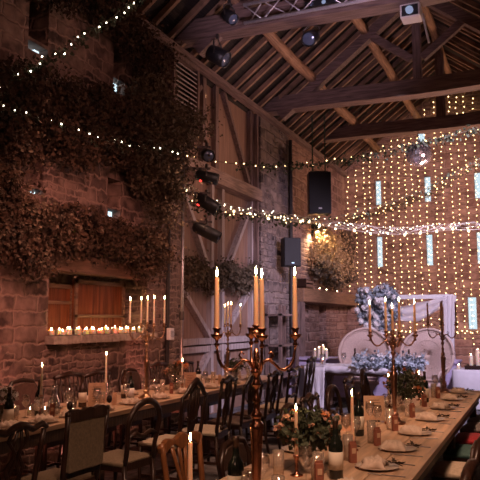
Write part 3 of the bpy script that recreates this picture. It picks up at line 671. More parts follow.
def napkin_mesh(seed, sx=.082, sy=.068, h=.055):
    r = random.Random(seed); b = MB(); n = 16; vs = []; fs = []
    ph = [r.uniform(0, 6) for _ in range(6)]
    def top(u, v):
        e = max(0, 1 - (abs(u) ** 2.5 + abs(v) ** 2.5) * .55)
        return max(.003, min(1, e * 1.6) * h * (.36 + .3 * abs(math.sin(4 * u + ph[0] + 3 * v)) + .28 * abs(math.sin(5 * v + ph[1] - 4 * u)) + .14 * math.sin(11 * u + ph[2] + 5 * v)))
    for j in range(n + 1):
        for i in range(n + 1):
            u, v = i / n * 2 - 1, j / n * 2 - 1
            vs.append((u * sx * (1 + .15 * math.sin(3 * v + ph[3])), v * sy * (1 + .2 * math.sin(2.5 * u + ph[4])), top(u, v)))
    for k in range(len(vs)): pass
    m = len(vs); vs += [(x, y, 0) for x, y, z in vs]
    for j in range(n):
        for i in range(n):
            a = j * (n + 1) + i; fs.append((a, a + 1, a + n + 2, a + n + 1)); fs.append((m + a, m + a + n + 1, m + a + n + 2, m + a + 1))
    per = [i for i in range(n + 1)] + [j * (n + 1) + n for j in range(1, n + 1)] + [n * (n + 1) + i for i in range(n - 1, -1, -1)] + [j * (n + 1) for j in range(n - 1, 0, -1)]
    for a, c in zip(per, per[1:] + per[:1]): fs.append((a, m + a, m + c, c))
    return b.add(vs, fs).mesh('napkin', M['linen'], True)
NK = [napkin_mesh(s) for s in range(4)]
b = MB().tube([(0, -.1, .003), (0, 0, .003), (0, .02, .004)], [.004, .0035, .003], 6).box((0, .07, .004), (.016, .1, .002)); KN = b.mesh('table_knife', M['steel'])
b = MB().tube([(0, -.1, .003), (0, 0, .004), (0, .03, .006)], [.004, .003, .003], 6).box((0, .045, .006), (.022, .03, .002))
for k in range(4): b.box((-.0095 + k * .0063, .08, .006), (.003, .045, .002))
FK = b.mesh('dinner_fork', M['steel'])
b = MB().box((0, 0, .06), (.045, .022, .12)); CD = b.mesh('gift_bag', M['terracotta'])
def gift(x, y, label, m='terracotta', rz=0):
    t = obj('favour_box', MB().box((0, 0, .055), (.042, .03, .11)), m, None, False, (x, y, TZ), (0, 0, rz), .003); tag(t, label, 'favour box', 'terracotta favour boxes at the place settings')
    obj('closure', MB().box((0, 0, .116), (.042, .006, .014)), m, t); obj('tag', MB().box((0, -.0165, .07), (.024, .002, .03)), 'kraft', t)
_r = random.Random(77); _b = MB().tube([(-.05, 0, .004), (0, .01, .012), (.06, 0, .006)], .003, 5)
for _k in range(26): _q = _r.uniform(-.04, .07); _b.leaf((_q, 0, .012), Vector((_r.uniform(-.3, 1), _r.uniform(-1, 1), _r.uniform(0, .6))), Vector((0, _r.uniform(-.5, .5), 1)), _r.uniform(.02, .045), .009)
SPRIG = _b.mesh('dried_sprig', M['leaf_dry'])
RY = [2.75, 3.36, 3.98, 4.58, 5.25, 6.03, 6.83, 7.62, 8.38]
for i, y in enumerate(RY):
    w = '%s from near end, outer side of right table' % ORD[i]
    ware('dinner_plate', PL, -.89, y, 'ivory plate, ' + w, 'plate', 'plates on the outer side of the right table')
    ware('napkin', NK[i % 4], -.91, y, 'crumpled linen napkin on plate, ' + w, 'napkin', 'napkins on the outer side of the right table', TZ + .008, H + R.uniform(-.3, .3))
    tag(link('dried_sprig', SPRIG, None, (-.80, y + .02, TZ + .021), (0, 0, R.uniform(-.6, .6))), 'dark dried sprig laid on plate, ' + w, 'sprig', 'dried sprigs on the outer side plates of the right table')
    ware('table_knife', KN, -.80, y + .17, 'steel table knife, ' + w, 'knife', 'knives on the outer side of the right table', TZ, H + R.uniform(-.25, .25))
    ware('dinner_fork', FK, -.80, y - .17, 'steel dinner fork, ' + w, 'fork', 'forks on the outer side of the right table', TZ, H + R.uniform(-.25, .25))
    gift(-1.06 + R.uniform(-.02, .02), y + .10, 'terracotta favour box with kraft tag, ' + w, rz=H * .5 + R.uniform(-.3, .3))
    ware('tumbler', HB, -1.10, y + .17 + R.uniform(-.02, .02), 'tall clear tumbler, ' + w, 'glass', 'tall tumblers on the outer side of the right table')
    if i not in (1,): ware('wine_glass', WG, -1.17, y + .02, 'clear stemmed wine glass, ' + w, 'wine glass', 'wine glasses on the outer side of the right table')
for i, y in enumerate((3.05, 4.3, 4.62, 5.35, 6.0, 7.0, 7.9)):
    w = '%s from near end, aisle side of right table' % ORD[i]
    ware('dinner_plate', PL, -1.46, y, 'ivory plate, ' + w, 'plate', 'plates on the aisle side of the right table') if i not in (2,) else None
    ware('tumbler', HB if i % 2 else TB, -1.36, y + .17, 'clear tumbler, ' + w, 'glass', 'tumblers on the aisle side of the right table')
    ware('wine_glass', WG, -1.27, y + .12, 'clear stemmed wine glass, ' + w, 'wine glass', 'wine glasses on the aisle side of the right table')
    if i not in (2,): ware('napkin', NK[(i + 1) % 4], -1.46, y, 'crumpled linen napkin, ' + w, 'napkin', 'napkins on the aisle side of the right table', TZ + .008, H)
ware('tumbler', HB, -1.31, 3.5, 'tall hazy tumbler in front of the near flower arrangement', 'glass', 'tumblers on the aisle side of the right table')
ware('tumbler', HB, -1.10, 3.50, 'tall clear tumbler to the right of the near flower arrangement', 'glass', 'tumblers on the aisle side of the right table')
ware('wine_glass', WG, -1.13, 3.42, 'stemmed wine glass in front of the near single candle', 'wine glass', 'wine glasses on the aisle side of the right table')
b = MB(); r_ = random.Random(5)
t = thing('paper_packet', 'folded peach paper packet standing behind a bottle on right table', 'packet', (-1.42, 5.22, TZ), .4)
obj('body', MB().prism([(-.07, 0), (.07, 0), (.085, .08), (.04, .12), (0, .095), (-.05, .125), (-.085, .07)], -.03, .03), 'peach', t)
obj('fold', MB().prism([(-.06, .05), (.06, .05), (.03, .09), (-.02, .075)], -.036, -.03), 'kraft', t)
def menu(x, y, w, h, rz, label):
    t = thing('menu_card', label, 'menu', (x, y, TZ), rz, 'kraft menu cards on the tables')
    obj('card', MB().box((0, 0, .012 + h / 2), (w, .003, h), Matrix.Rotation(-.08, 3, 'X')), 'kraft', t)
    obj('stand', MB().box((0, .0, .008), (w * .5, .03, .016)), 'dark_x', t)
    b = MB()
    for k in range(7): b.box((0, -.0024 + .08 * (h * (.32 - k * .1)), .012 + h / 2 + h * (.32 - k * .1)), (w * (.5, .62, .4, .6, .55, .45, .6)[k], .001, .004))
    obj('printed_lines', b, 'ink', t)
menu(-3.98, 5.62, .17, .22, math.radians(42), 'kraft menu card standing before the niche on left table')
menu(-3.9, 7.4, .15, .2, math.radians(38), 'kraft menu card beside the lighting pole on left table')
menu(-1.3, 5.75, .17, .2, math.radians(20), 'brown menu card behind candle at middle of right table')
LY = [4.25, 4.62, 5.0, 5.45, 5.95, 6.5, 7.1, 7.75, 8.4, 9.1]
for i, y in enumerate(LY):
    w = '%s from near end of left table, aisle side' % ORD[i]
    ware('dinner_plate', PL, -3.80, y, 'ivory plate, ' + w, 'plate', 'plates on the aisle side of the left table')
    ware('napkin', NK[i % 4], -3.80, y, 'crumpled linen napkin, ' + w, 'napkin', 'napkins on the aisle side of the left table', TZ + .008, R.uniform(0, 3))
    ware('tumbler', TB if i % 3 else HB, -3.93, y + .18, 'clear tumbler, ' + w, 'glass', 'tumblers on the aisle side of the left table')
    ware('wine_glass', WG, -3.90, y + .06, 'stemmed wine glass, ' + w, 'wine glass', 'wine glasses on the aisle side of the left table')
    if i % 2 == 0: gift(-3.92, y - .12, 'terracotta favour box, ' + w, 'terracotta' if i % 4 else 'kraft', .6)
for i, y in enumerate((4.75, 5.35, 5.98, 6.7, 7.35, 8.05, 8.9)):
    w = '%s from near end of left table, wall side' % ORD[i]
    ware('dinner_plate', PL, -4.32, y, 'ivory plate, ' + w, 'plate', 'plates on the wall side of the left table')
    ware('napkin', NK[(i + 2) % 4], -4.32, y, 'crumpled linen napkin, ' + w, 'napkin', 'napkins on the wall side of the left table', TZ + .008, R.uniform(0, 3))
    ware('wine_glass', WG, -4.12, y + .02, 'stemmed wine glass, ' + w, 'wine glass', 'wine glasses on the wall side of the left table')
    ware('tumbler', HB, -4.05, y + .30, 'tall hazy tumbler, ' + w, 'glass', 'tall tumblers on the wall side of the left table')
    ware('tumbler', TB, -4.18, y + .16, 'clear tumbler, ' + w, 'glass', 'tumblers on the wall side of the left table')
t = thing('water_carafe', 'clear glass water carafe behind tumblers on left table', 'carafe', (-4.0, 5.0, TZ))
obj('body', MB().lathe([(.045, 0), (.055, .01), (.06, .06), (.05, .12), (.026, .18), (.022, .22), (.036, .26), (.034, .26), (.02, .22), (.024, .18), (.047, .12), (.056, .06), (.05, .012), (.001, .012)], seg=18), 'glass', t, True)
obj('water', MB().lathe([(.049, .013), (.055, .06), (.046, .118), (.001, .118)], seg=18), 'glass', t, True)

# ------------------------------------------------------------------ flowers and foliage
def leaves(b, rng, n, pick, size, droop=.3, nrm=None):
    for _ in range(n):
        p = Vector(pick(rng)); d = Vector((rng.uniform(-1, 1), rng.uniform(-1, 1), rng.uniform(-1, 1) - droop)); nn = Vector((rng.uniform(-1, 1), rng.uniform(-1, 1), rng.uniform(-.3, 1)))
        if nrm: nn += Vector(nrm) * 1.2
        L = rng.uniform(*size); b.leaf(p, d, nn, L, L * rng.uniform(.28, .45))
    return b
def bloom(rng, r, petals=9):
    b = MB(); b.ball((0, 0, 0), r * .45, 8, 5)
    for ring, (n, el) in enumerate(((petals, .35), (max(4, petals - 3), .9))):
        for k in range(n):
            a = 2 * PI * k / n + ring; d = Vector((math.cos(a) * math.cos(el), math.sin(a) * math.cos(el), math.sin(el)))
            b.leaf(d * r * .2, d, Vector((-math.cos(a) * math.sin(el), -math.sin(a) * math.sin(el), math.cos(el))), r, r * .42)
    return b
def arrangement(x, y, label, r, h, leafm, blooms, seed, vh=.13, n=420, vm='glass', z=TZ):
    rng = random.Random(seed); t = thing('flower_arrangement', label, 'flowers', (x, y, z), 0, 'flower arrangements on the tables')
    obj('vase', MB().lathe([(.04, 0), (.05, .01), (.055, vh * .6), (.042, vh), (.04, vh), (.05, vh * .6), (.045, .014), (.001, .014)], seg=16), vm, t, True)
    b = MB()
    for _ in range(16):
        a = rng.uniform(0, 6.28); q = rng.uniform(.3, 1); b.tube([(.01 * math.cos(a), .01 * math.sin(a), .03), (.03 * math.cos(a), .03 * math.sin(a), vh), (r * q * math.cos(a), r * q * math.sin(a), vh + (h - vh) * rng.uniform(.4, 1))], .0025, 5)
    obj('stems', b, 'stem', t)
    def pk(g):
        while True:
            p = Vector((g.uniform(-1, 1), g.uniform(-1, 1), g.uniform(-1, 1)))
            if .25 < p.length < 1: break
        return (p.x * r, p.y * r, vh + (h - vh) * .5 + p.z * (h - vh) * .55)
    obj('foliage', leaves(MB(), rng, n, pk, (.02, .05)), leafm, t)
    ms = {}
    for m, cnt, br in blooms:
        if (m, br) not in ms: ms[(m, br)] = bloom(rng, br).mesh('blossom', M[m])
        for q in range(cnt):
            p = Vector((rng.uniform(-1, 1), rng.uniform(-1, 1), rng.uniform(-.4, 1))).normalized() * rng.uniform(.8, 1.05)
            if m == 'bloom_pink' and q % 3: p = Vector((.92, .38, 0)) * (.72 if q % 2 else -.72) + Vector((rng.gauss(0, .18), rng.gauss(-.25, .18), rng.gauss(.15, .4)))
            link('blossom', ms[(m, br)], t, (p.x * r, p.y * r, vh + (h - vh) * .5 + p.z * (h - vh) * .55), (rng.uniform(-.8, .8), rng.uniform(-.8, .8), rng.uniform(0, 6)))
    return t
arrangement(-1.22, 3.74, 'near flower arrangement of dark foliage with dusty pink blossoms', .17, .34, 'leaf_green', [('bloom_pink', 70, .0125), ('bloom_orange', 3, .026)], 3, n=900)
arrangement(-1.18, 6.55, 'far flower arrangement behind middle candelabrum on right table', .19, .38, 'leaf_green', [('bloom_pink', 34, .017), ('bloom_orange', 4, .024)], 4, n=700)
arrangement(-4.0, 4.33, 'white flowers in jug at left edge of left table', .12, .3, 'leaf_olive', [('bloom_white', 22, .028)], 5, n=200)
arrangement(-4.1, 7.42, 'dusty red flower arrangement beside the pole on left table', .15, .32, 'leaf_olive', [('bloom_pink', 16, .028), ('bloom_orange', 5, .03)], 6, n=300)
arrangement(-4.0, 8.95, 'green foliage arrangement at far end of left table', .15, .3, 'leaf_green', [('bloom_pink', 6, .026)], 8, n=300)

def mass(name, label, cat, fn, n, m, size, seed, loc, group=None, nrm=(1, 0, 0), vines=None, droop=.5):
    rng = random.Random(seed); t = thing(name, label, cat, loc, 0, group); L = Vector(loc)
    o = obj('foliage', leaves(MB(), rng, n, lambda g: Vector(fn(g)) - L, size, droop, nrm), m, t)
    if vines:
        b = MB()
        for v in vines: b.tube([Vector(p) - L for p in v], .012, 6)
        obj('vine', b, 'cable', t)
    return t
def clump(centres, sx=.16):
    """points thrown round weighted centres (y, z, ry, rz) on the left wall"""
    ws = [c[2] * c[3] for c in centres]
    sub = {}
    def f(g):
        c = g.choices(centres, ws)[0]
        while True:
            a, q = g.uniform(-1, 1), g.uniform(-1, 1)
            if a * a + q * q < 1: break
        yy, zz = c[0] + a * c[2], c[1] + q * c[3]
        k = math.sin(yy * 9.1 + zz * 3.3) * math.sin(zz * 8.3 - yy * 2.9) * .5 + .5
        return (XL + .11 + abs(g.gauss(0, 1)) * sx * (.4 + k), yy, zz - g.random() ** 3 * .18)
    return f
HG = 'hanging dried hop swags on the stone wall'
mass('hop_swag', 'broad dark dried hop swag across upper part of the stone wall', 'dried foliage', clump([(4.9, 3.75, .7, .35), (5.6, 3.95, .7, .4), (6.3, 4.0, .6, .38), (6.9, 4.1, .55, .45), (7.4, 4.05, .5, .5), (6.2, 3.6, .5, .2), (5.2, 3.35, .4, .14)]), 21000, 'leaf_dry', (.028, .065), 11, (XL + .06, 6.0, 3.9), HG,
     vines=[[(XL + .04, 4.2 + i * .35, 3.95 + .08 * math.sin(i * 1.7)) for i in range(12)]])
mass('hop_swag', 'thick hanging bunch of dried hops left of the barn doors', 'dried foliage', clump([(7.85, 4.4, .5, .6), (8.5, 4.4, .45, .34), (8.3, 3.8, .45, .5), (8.1, 3.3, .25, .4), (7.7, 3.9, .35, .55), (8.95, 4.62, .32, .2)], .2), 20000, 'leaf_olive', (.028, .065), 12, (XL + .06, 8.3, 4.3), HG,
     vines=[[(XL + .05, 8.2, 4.7 - i * .22) for i in range(8)]])
mass('hop_swag', 'low dried hop swag draped above the niche', 'dried foliage', clump([(4.9, 2.62, .5, .4), (5.6, 2.5, .5, .36), (6.25, 2.68, .45, .26), (6.9, 2.65, .45, .24), (7.5, 2.62, .45, .24), (8.0, 2.6, .35, .26), (7.75, 2.42, .25, .22), (5.0, 2.95, .4, .2)]), 19000, 'leaf_dry', (.028, .062), 13, (XL + .06, 6.4, 2.5), HG,
     vines=[[(XL + .04, 4.4 + i * .35, 2.62 + .05 * math.sin(i * 2.1)) for i in range(11)]])
mass('hop_swag', 'dark dried hop swag at very top left beneath the roof', 'dried foliage', clump([(5.5, 5.4, .8, .3), (6.8, 5.55, .7, .25), (7.6, 5.4, .6, .3), (7.9, 5.1, .35, .35)]), 8500, 'leaf_dry', (.028, .065), 14, (XL + .06, 6.6, 5.4), HG)
mass('leaf_garland', 'olive leaf garland across the barn doors', 'garland', lambda g: (lambda y: (XL - .12 + abs(g.gauss(0, .09)), y, 2.36 + .03 * (y - 10.8) + g.gauss(0, .11) - .06 * math.sin(y * 5)))(g.uniform(9.25, 12.5)), 6500, 'leaf_olive', (.035, .075), 15, (XL - .1, 10.8, 2.36), None,
     vines=[[(XL - .12, 9.25 + i * .3, 2.3 + .03 * i * .3) for i in range(11)]])
mass('dried_flower_cloud', 'pale dried flower cloud lit by wall lamps above the mantel', 'dried flowers', clump([(16.6, 3.2, .9, .55), (15.7, 3.2, .6, .4), (17.4, 3.0, .6, .45), (16.2, 3.65, .6, .25)], .22), 9000, 'leaf_pale', (.035, .08), 16, (XL + .06, 16.6, 3.2), None)
mass('leaf_garland', 'dark leafy trailing edge beneath the pale flower cloud', 'garland', clump([(16.9, 2.72, .8, .2), (17.8, 2.95, .6, .35), (18.2, 3.6, .35, .5), (15.6, 2.85, .4, .2)], .18), 2600, 'leaf_olive', (.06, .12), 17, (XL + .06, 17.2, 2.8), None)

# ------------------------------------------------------------------ strings of lights
BULB = {}
def bulbmesh(m, r):
    k = (m, r)
    if k not in BULB: BULB[k] = MB().ball((0, 0, 0), r, 6, 4, 1.3).mesh('bulb', M[m])
    return BULB[k]
def resample(pts, step):
    out = []; acc = 0; pts = [Vector(p) for p in pts]; nxt = 0
    for a, c in zip(pts, pts[1:]):
        L = (c - a).length
        while nxt <= acc + L + 1e-9:
            out.append(a.lerp(c, (nxt - acc) / L)); nxt += step
        acc += L
    return out
def smooth_path(pts, n=6):
    P = [Vector(p) for p in pts]; out = []
    for i in range(len(P) - 1):
        p0, p1, p2, p3 = P[max(i - 1, 0)], P[i], P[i + 1], P[min(i + 2, len(P) - 1)]
        for k in range(n):
            t = k / n; out.append(.5 * ((2 * p1) + (p2 - p0) * t + (2 * p0 - 5 * p1 + 4 * p2 - p3) * t * t + (3 * p1 - p0 - 3 * p2 + p3) * t ** 3))
    return out + [P[-1]]
def light_string(label, pts, step, m, r, wire='cable', jit=.03, wr=.004, leaf=0, seed=1, group=None, strands=1, name='string_light', leafm='leaf_green', leaf_from=0.0):
    rng = random.Random(seed); base = Vector(pts[0]); t = thing(name, label, 'string lights', base, 0, group); P = [p - base for p in smooth_path(pts)]
    b = MB()
    for s in range(strands):
        ph = rng.uniform(0, 6); am = 0 if strands == 1 else jit * .8
        b.tube([p + Vector((am * math.sin(i * .9 + ph), am * math.cos(i * .7 + ph), am * math.sin(i * 1.1 + ph * 2))) for i, p in enumerate(P)], wr, 5)
    obj('wire', b, wire, t)
    me = bulbmesh(m, r)
    for p in resample(P, step)[:100]:
        link('bulb', me, t, p + Vector((rng.uniform(-jit, jit), rng.uniform(-jit, jit), rng.uniform(-jit, jit))), (rng.uniform(-1, 1), rng.uniform(-1, 1), 0))
    if leaf:
        pp = resample(P, .02); pp = pp[int(len(pp) * leaf_from):]
        obj('leaves', leaves(MB(), rng, leaf, lambda g: g.choice(pp) + Vector((g.gauss(0, .03), g.gauss(0, .03), g.gauss(-.02, .035))), (.03, .07), .4), leafm, t)
    return t
light_string('leafy string of white fairy lights rising to the roof at top left', [(-4.85, 4.81, 3.79), (-4.77, 4.99, 3.92), (-4.63, 5.32, 4.19), (-4.47, 5.67, 4.51), (-4.33, 6.0, 4.85), (-4.2, 6.29, 5.16), (-4.06, 6.6, 5.52), (-3.95, 6.85, 5.85)], .12, 'fairy_white', .008, jit=.04, leaf=420, seed=21)
light_string('string of fairy lights draped along the upper stone wall', [(-4.72, 4.82, 3.66), (-4.72, 5.08, 3.66), (-4.72, 5.51, 3.7), (-4.7, 5.99, 3.71), (-4.68, 6.72, 3.75), (-4.66, 7.59, 3.87), (-4.62, 8.55, 4.02)], .17, 'fairy_white', .008, leaf=260, seed=22)
light_string('ivy string of fairy lights crossing from lighting pole towards the mirror ball', [(-4.62, 8.55, 4.0), (-4.18, 8.82, 3.9), (-3.8, 9.05, 3.87), (-3.42, 9.29, 3.87), (-3.03, 9.52, 3.91), (-2.64, 9.77, 3.99), (-2.24, 10.01, 4.09), (-1.7, 10.35, 4.26), (-1.14, 10.69, 4.44), (-.57, 11.03, 4.62), (1.19, 12.1, 5.3)], .15, 'fairy', .009, leaf=900, seed=23, leafm='leaf_green', leaf_from=.12)
G3P = [(-4.62, 8.55, 3.54), (-4.37, 8.7, 3.37), (-4.06, 8.9, 3.23), (-3.65, 9.14, 3.16), (-3.3, 9.36, 3.11), (-2.91, 9.6, 3.05), (-2.52, 9.84, 2.99), (-2.06, 10.12, 2.94), (-1.73, 10.32, 2.95), (-1.19, 10.66, 3.02), (-.63, 11.0, 3.06), (1.19, 12.1, 3.4)]
light_string('dense bright swag of white fairy lights across the middle of the barn', G3P[:-1], .048, 'fairy_white', .0058, 'wire_pale', .05, .003, seed=24, strands=5)
light_string('warm festoon string with larger round bulbs beneath the bright swag', [(p[0], p[1], p[2] - .06) for p in G3P], .26, 'festoon', .018, 'wire_pale', .02, .005, seed=25, group='swagged strings below the tie beams')
light_string('ivy string of warm fairy lights just under the bright swag at left', [(-4.58, 8.57, 3.35), (-4.37, 8.7, 3.18), (-4.06, 8.9, 3.13), (-3.65, 9.14, 3.11), (-3.3, 9.36, 3.03), (-2.91, 9.6, 3.0)], .085, 'fairy', .008, leaf=240, seed=26)
light_string('fine string of lights passing behind the hanging speaker', [(-3.65, 9.7, 3.2), (-3.0, 10.0, 3.16), (-2.3, 10.5, 3.35), (-1.5, 11.0, 3.72), (-.6, 11.5, 4.3)], .14, 'fairy', .008, leaf=120, seed=28)
light_string('ivy string rising to the right across the gable wall', [(-4.95, 18.2, 4.24), (-4.36, 18.09, 4.39), (-3.65, 17.94, 4.48), (-2.96, 17.81, 4.68), (-2.17, 17.65, 4.94), (-1.54, 17.52, 5.27), (-.94, 17.39, 5.54), (1.19, 17.0, 6.0)], .22, 'fairy', .016, leaf=900, seed=27, leafm='leaf_olive')
# curtain of warm strings down the gable wall
xs = []; x = -4.9
while x < -.9:
    xs.append(x); x += R.uniform(.17, .25)
bm_ = bulbmesh('fairy', .0125)
for i, x in enumerate(xs):
    zt = EAVE + SL * min(x - XL, 2 * (RIDX - XL) - (x - XL)) - .14 - R.uniform(0, .1)
    zb = 2.0 if x < -4.4 else (1.0 + R.uniform(-.1, .3)); y = YF - .08
    t = thing('curtain_light', 'curtain string of warm fairy lights on gable wall, %s from left' % ORD[i], 'string lights', (x, y, zt), 0, 'curtain light strings down the gable wall')
    obj('wire', MB().tube([(0, 0, 0), (R.uniform(-.03, .03), 0, (zb - zt) / 2), (0, 0, zb - zt)], .003, 4), 'cable', t)
    z = zt - .05
    while z > zb:
        link('bulb', bm_, t, (R.uniform(-.022, .022), R.uniform(-.02, .02), z - zt)); z -= .148 * R.uniform(.85, 1.15)
light_string('horizontal string of warm fairy lights low on the gable wall', [(-3.6, YF - .07, 1.32), (-2.6, YF - .07, 1.22), (-1.7, YF - .07, 1.3), (-.8, YF - .07, 1.25)], .13, 'fairy', .015, seed=31)

# ------------------------------------------------------------------ roof equipment
def cyl_between(b, a, c, r, seg=10): return b.tube([a, c], r, seg)
def lighting_truss():
    t = thing('lighting_truss', 'pale aluminium lattice lighting truss on top of nearest tie beam', 'truss', (-3.66, 8.5, 5.80))
    L = 4.6; ch = [(0, 0), (-.02, .26), (.24, .13)]
    for y, z in ch: obj('chord', MB().tube([(0, y, z), (L, y, z)], .026, 10), 'alu', t, True)
    b = MB(); n = 16
    for k in range(n):
        x0, x1 = L * k / n, L * (k + 1) / n
        for (i, j) in ((0, 1), (1, 2), (2, 0)):
            a, c = (i, j) if k % 2 else (j, i)
            b.tube([(x0, *ch[a]), (x1, *ch[c])], .010, 6)
    obj('lacing', b, 'alu', t, True)
lighting_truss()
t = thing('led_bar', 'black LED light bar fixed under the truss at top centre', 'light bar', (-2.78, 8.62, 5.93))
obj('housing', MB().box((.62, 0, 0), (1.25, .09, .09)), 'black', t, bevel=.008)
for k in range(7): obj('lens', MB().lathe([(.026, 0), (.03, .012), (.02, .016), (.001, .017)], (0, 0, 0), 12), 'lamp_pale' if k % 3 == 1 else 'blue_grey', t, True, (.1 + k * .175, -.045, -.01), (H, 0, 0))
obj('bracket', MB().box((.2, .04, .1), (.03, .03, .14)).box((1.05, .04, .1), (.03, .03, .14)), 'iron', t)
def par_can(name, label, loc, aim, r, L, m='black', face='blue_grey', hang=.16, red=False, group=None, cat='stage light', hang_dir=(0, 0, 1)):
    """drum of radius r pointing along aim, hung from a yoke"""
    t = thing(name, label, cat, loc, 0, group); q = Vector((0, 0, 1)).rotation_difference(Vector(aim).normalized()); e = q.to_euler()
    obj('drum', MB().lathe([(r * .55, -L * .5), (r * .9, -L * .42), (r, -L * .1), (r, L * .5), (r * .9, L * .5), (r * .88, L * .4), (.001, L * .4)], seg=20), m, t, True, rot=e)
    obj('lens', MB().lathe([(r * .86, L * .42), (r * .8, L * .45), (.001, L * .46)], seg=20), face, t, True, rot=e)
    hd = Vector(hang_dir).normalized(); sd = hd.cross(Vector(aim)).normalized()
    obj('yoke', MB().tube([sd * (r + .01), sd * (r + .02) + hd * hang * .7, hd * hang, -sd * (r + .02) + hd * hang * .7, -sd * (r + .01)], .012, 6), 'iron', t)
    obj('clamp', MB().bar(hd * hang, hd * (hang + .09), .04, .04), 'iron', t)
    if red: obj('indicator_light', MB().ball(q @ Vector((r * 1.0, 0, -L * .2)), .02, 8, 5), 'led_red', t)
    return t
par_can('par_can', 'black drum stage light with blue lens under tie beam at left', (-4.27, 8.9, 5.56), (.9, .05, -.55), .13, .34, hang=.27)
par_can('par_can', 'black and blue stage light hanging beneath tie beam at centre', (-2.87, 9.15, 5.70), (-.1, -.85, -.5), .11, .26, hang=.2)
par_can('par_can', 'dark chrome stage light at top of left end of truss', (-3.95, 8.62, 6.0), (.7, -.25, -.6), .09, .24, hang=.2)
t = thing('video_projector', 'pale grey video projector hanging beneath the truss at top right', 'projector', (-1.42, 9.1, 5.66))
obj('casing', MB().box((0, 0, .12), (.27, .26, .2)), 'white_plastic', t, bevel=.02); obj('front_panel', MB().box((0, -.135, .11), (.22, .02, .15)), 'black', t, bevel=.006)
obj('lens', MB().lathe([(.05, 0), (.05, .05), (.04, .05), (.001, .045)], seg=16), 'lamp_pale', t, True, (.0, -.14, .1), (H, 0, 0)); obj('mount', MB().box((0, 0, .28), (.05, .05, .13)), 'iron', t)
tag(obj('hanging_rod', MB().tube([(0, 0, 0), (.03, 0, -.2), (.07, 0, -.42)], .016, 8), 'white_plastic', None, True, (-1.26, 9.05, 5.72)), 'slim white rod hanging beside the projector', 'rod')  # plain white rod, gives off no light
# lighting pole with four lamps
t = thing('lighting_pole', 'tall thin steel lighting pole before the barn doors', 'pole', (-4.62, 8.5, 0))
obj('pole', MB().tube([(0, 0, .02), (0, 0, 4.15)], .024, 10), 'steel', t, True); obj('base', MB().lathe([(.24, 0), (.24, .025), (.04, .035), (.03, .12)], seg=20), 'iron', t, True)
obj('collar', MB().lathe([(.032, 1.6), (.036, 1.62), (.036, 1.7), (.032, 1.72)], seg=12), 'iron', t, True)
obj('cross_arm', MB().bar((0, 0, 3.0), (.36, .22, 3.0), .035, .035), 'iron', t); 
for z in (3.42, 3.78, 4.1): obj('cross_arm', MB().bar((0, 0, z), (.34, .2, z), .03, .03), 'iron', t)
LG = 'stage lights stacked on the lighting pole'
for i, (z, aim, r, L, nm, red) in enumerate(((3.98, (.5, -.5, -.25), .09, .22, 'topmost', False), (3.66, (.8, .3, -.22), .085, .34, 'second from top', True), (3.28, (.72, .2, -.5), .095, .40, 'third from top', True), (2.86, (.8, .25, -.42), .09, .42, 'lowest', False))):
    par_can('par_can', 'black drum stage light, %s on the lighting pole' % nm, (-4.33, 8.68, z), aim, r, L, 'black', 'blue_grey' if i != 1 else 'black', .1, red, LG)
# louvred vent
t = thing('louvre_vent', 'dark wooden louvred vent high on wall above the barn doors', 'vent', (XL, 8.98, 4.86))
obj('frame', MB().box((.08, -.36, .34), (.16, .06, .76)).box((.08, .42, .34), (.16, .06, .76)).box((.08, .03, .74), (.16, .84, .06)).box((.08, .03, -.06), (.16, .84, .06)), 'beam_z', t)
obj('slats', MB().add([], []) if False else (lambda b: [b.box((.1, .03, -.0 + k * .075), (.12, .74, .014), Matrix.Rotation(.7, 3, 'Y')) for k in range(10)] and b)(MB()), 'door_frame', t)
obj('box', MB().box((.01, .03, .34), (.02, .8, .78)), 'roof_board', t)
# speakers
def speaker(label, loc, rz, w, h, d, straps=0.0, tilt=0.0):
    t = thing('loudspeaker', label, 'speaker', loc, rz, 'black loudspeakers')
    obj('cabinet', MB().prism([(-w / 2, 0), (w / 2, 0), (w / 2, h), (-w / 2, h)], -d / 2 + .02, d / 2), 'black', t, bevel=.015)
    obj('grille', MB().box((0, -d / 2 + .012, h / 2), (w * .94, .016, h * .95)), 'black_mesh', t, bevel=.004)
    obj('badge', MB().box((0, -d / 2 + .001, h * .12), (w * .14, .008, h * .035)), 'led_blue' if straps == 0 else 'steel', t)
    if straps:
        for s in (-1, 1): obj('strap', MB().box((s * w * .28, 0, h + straps / 2), (.03, .008, straps)), 'strap', t)
        obj('bracket', MB().bar((-w * .4, 0, h + .02), (w * .4, 0, h + .02), .06, .04), 'iron', t)
    else:
        obj('bracket', MB().box((0, d / 2 + .16, h * .5), (.06, .32, .1)), 'iron', t)
    return t
# hangs from the third tie beam by two straps
speaker('black loudspeaker hanging on two green straps from the roof', (-4.38, 14.4, 3.93), math.radians(24), .50, .94, .36, 1.33)
speaker('black loudspeaker mounted on the stone pier right of the barn doors', (XL + .31, 13.35, 2.70), math.radians(38), .37, .60, .26)
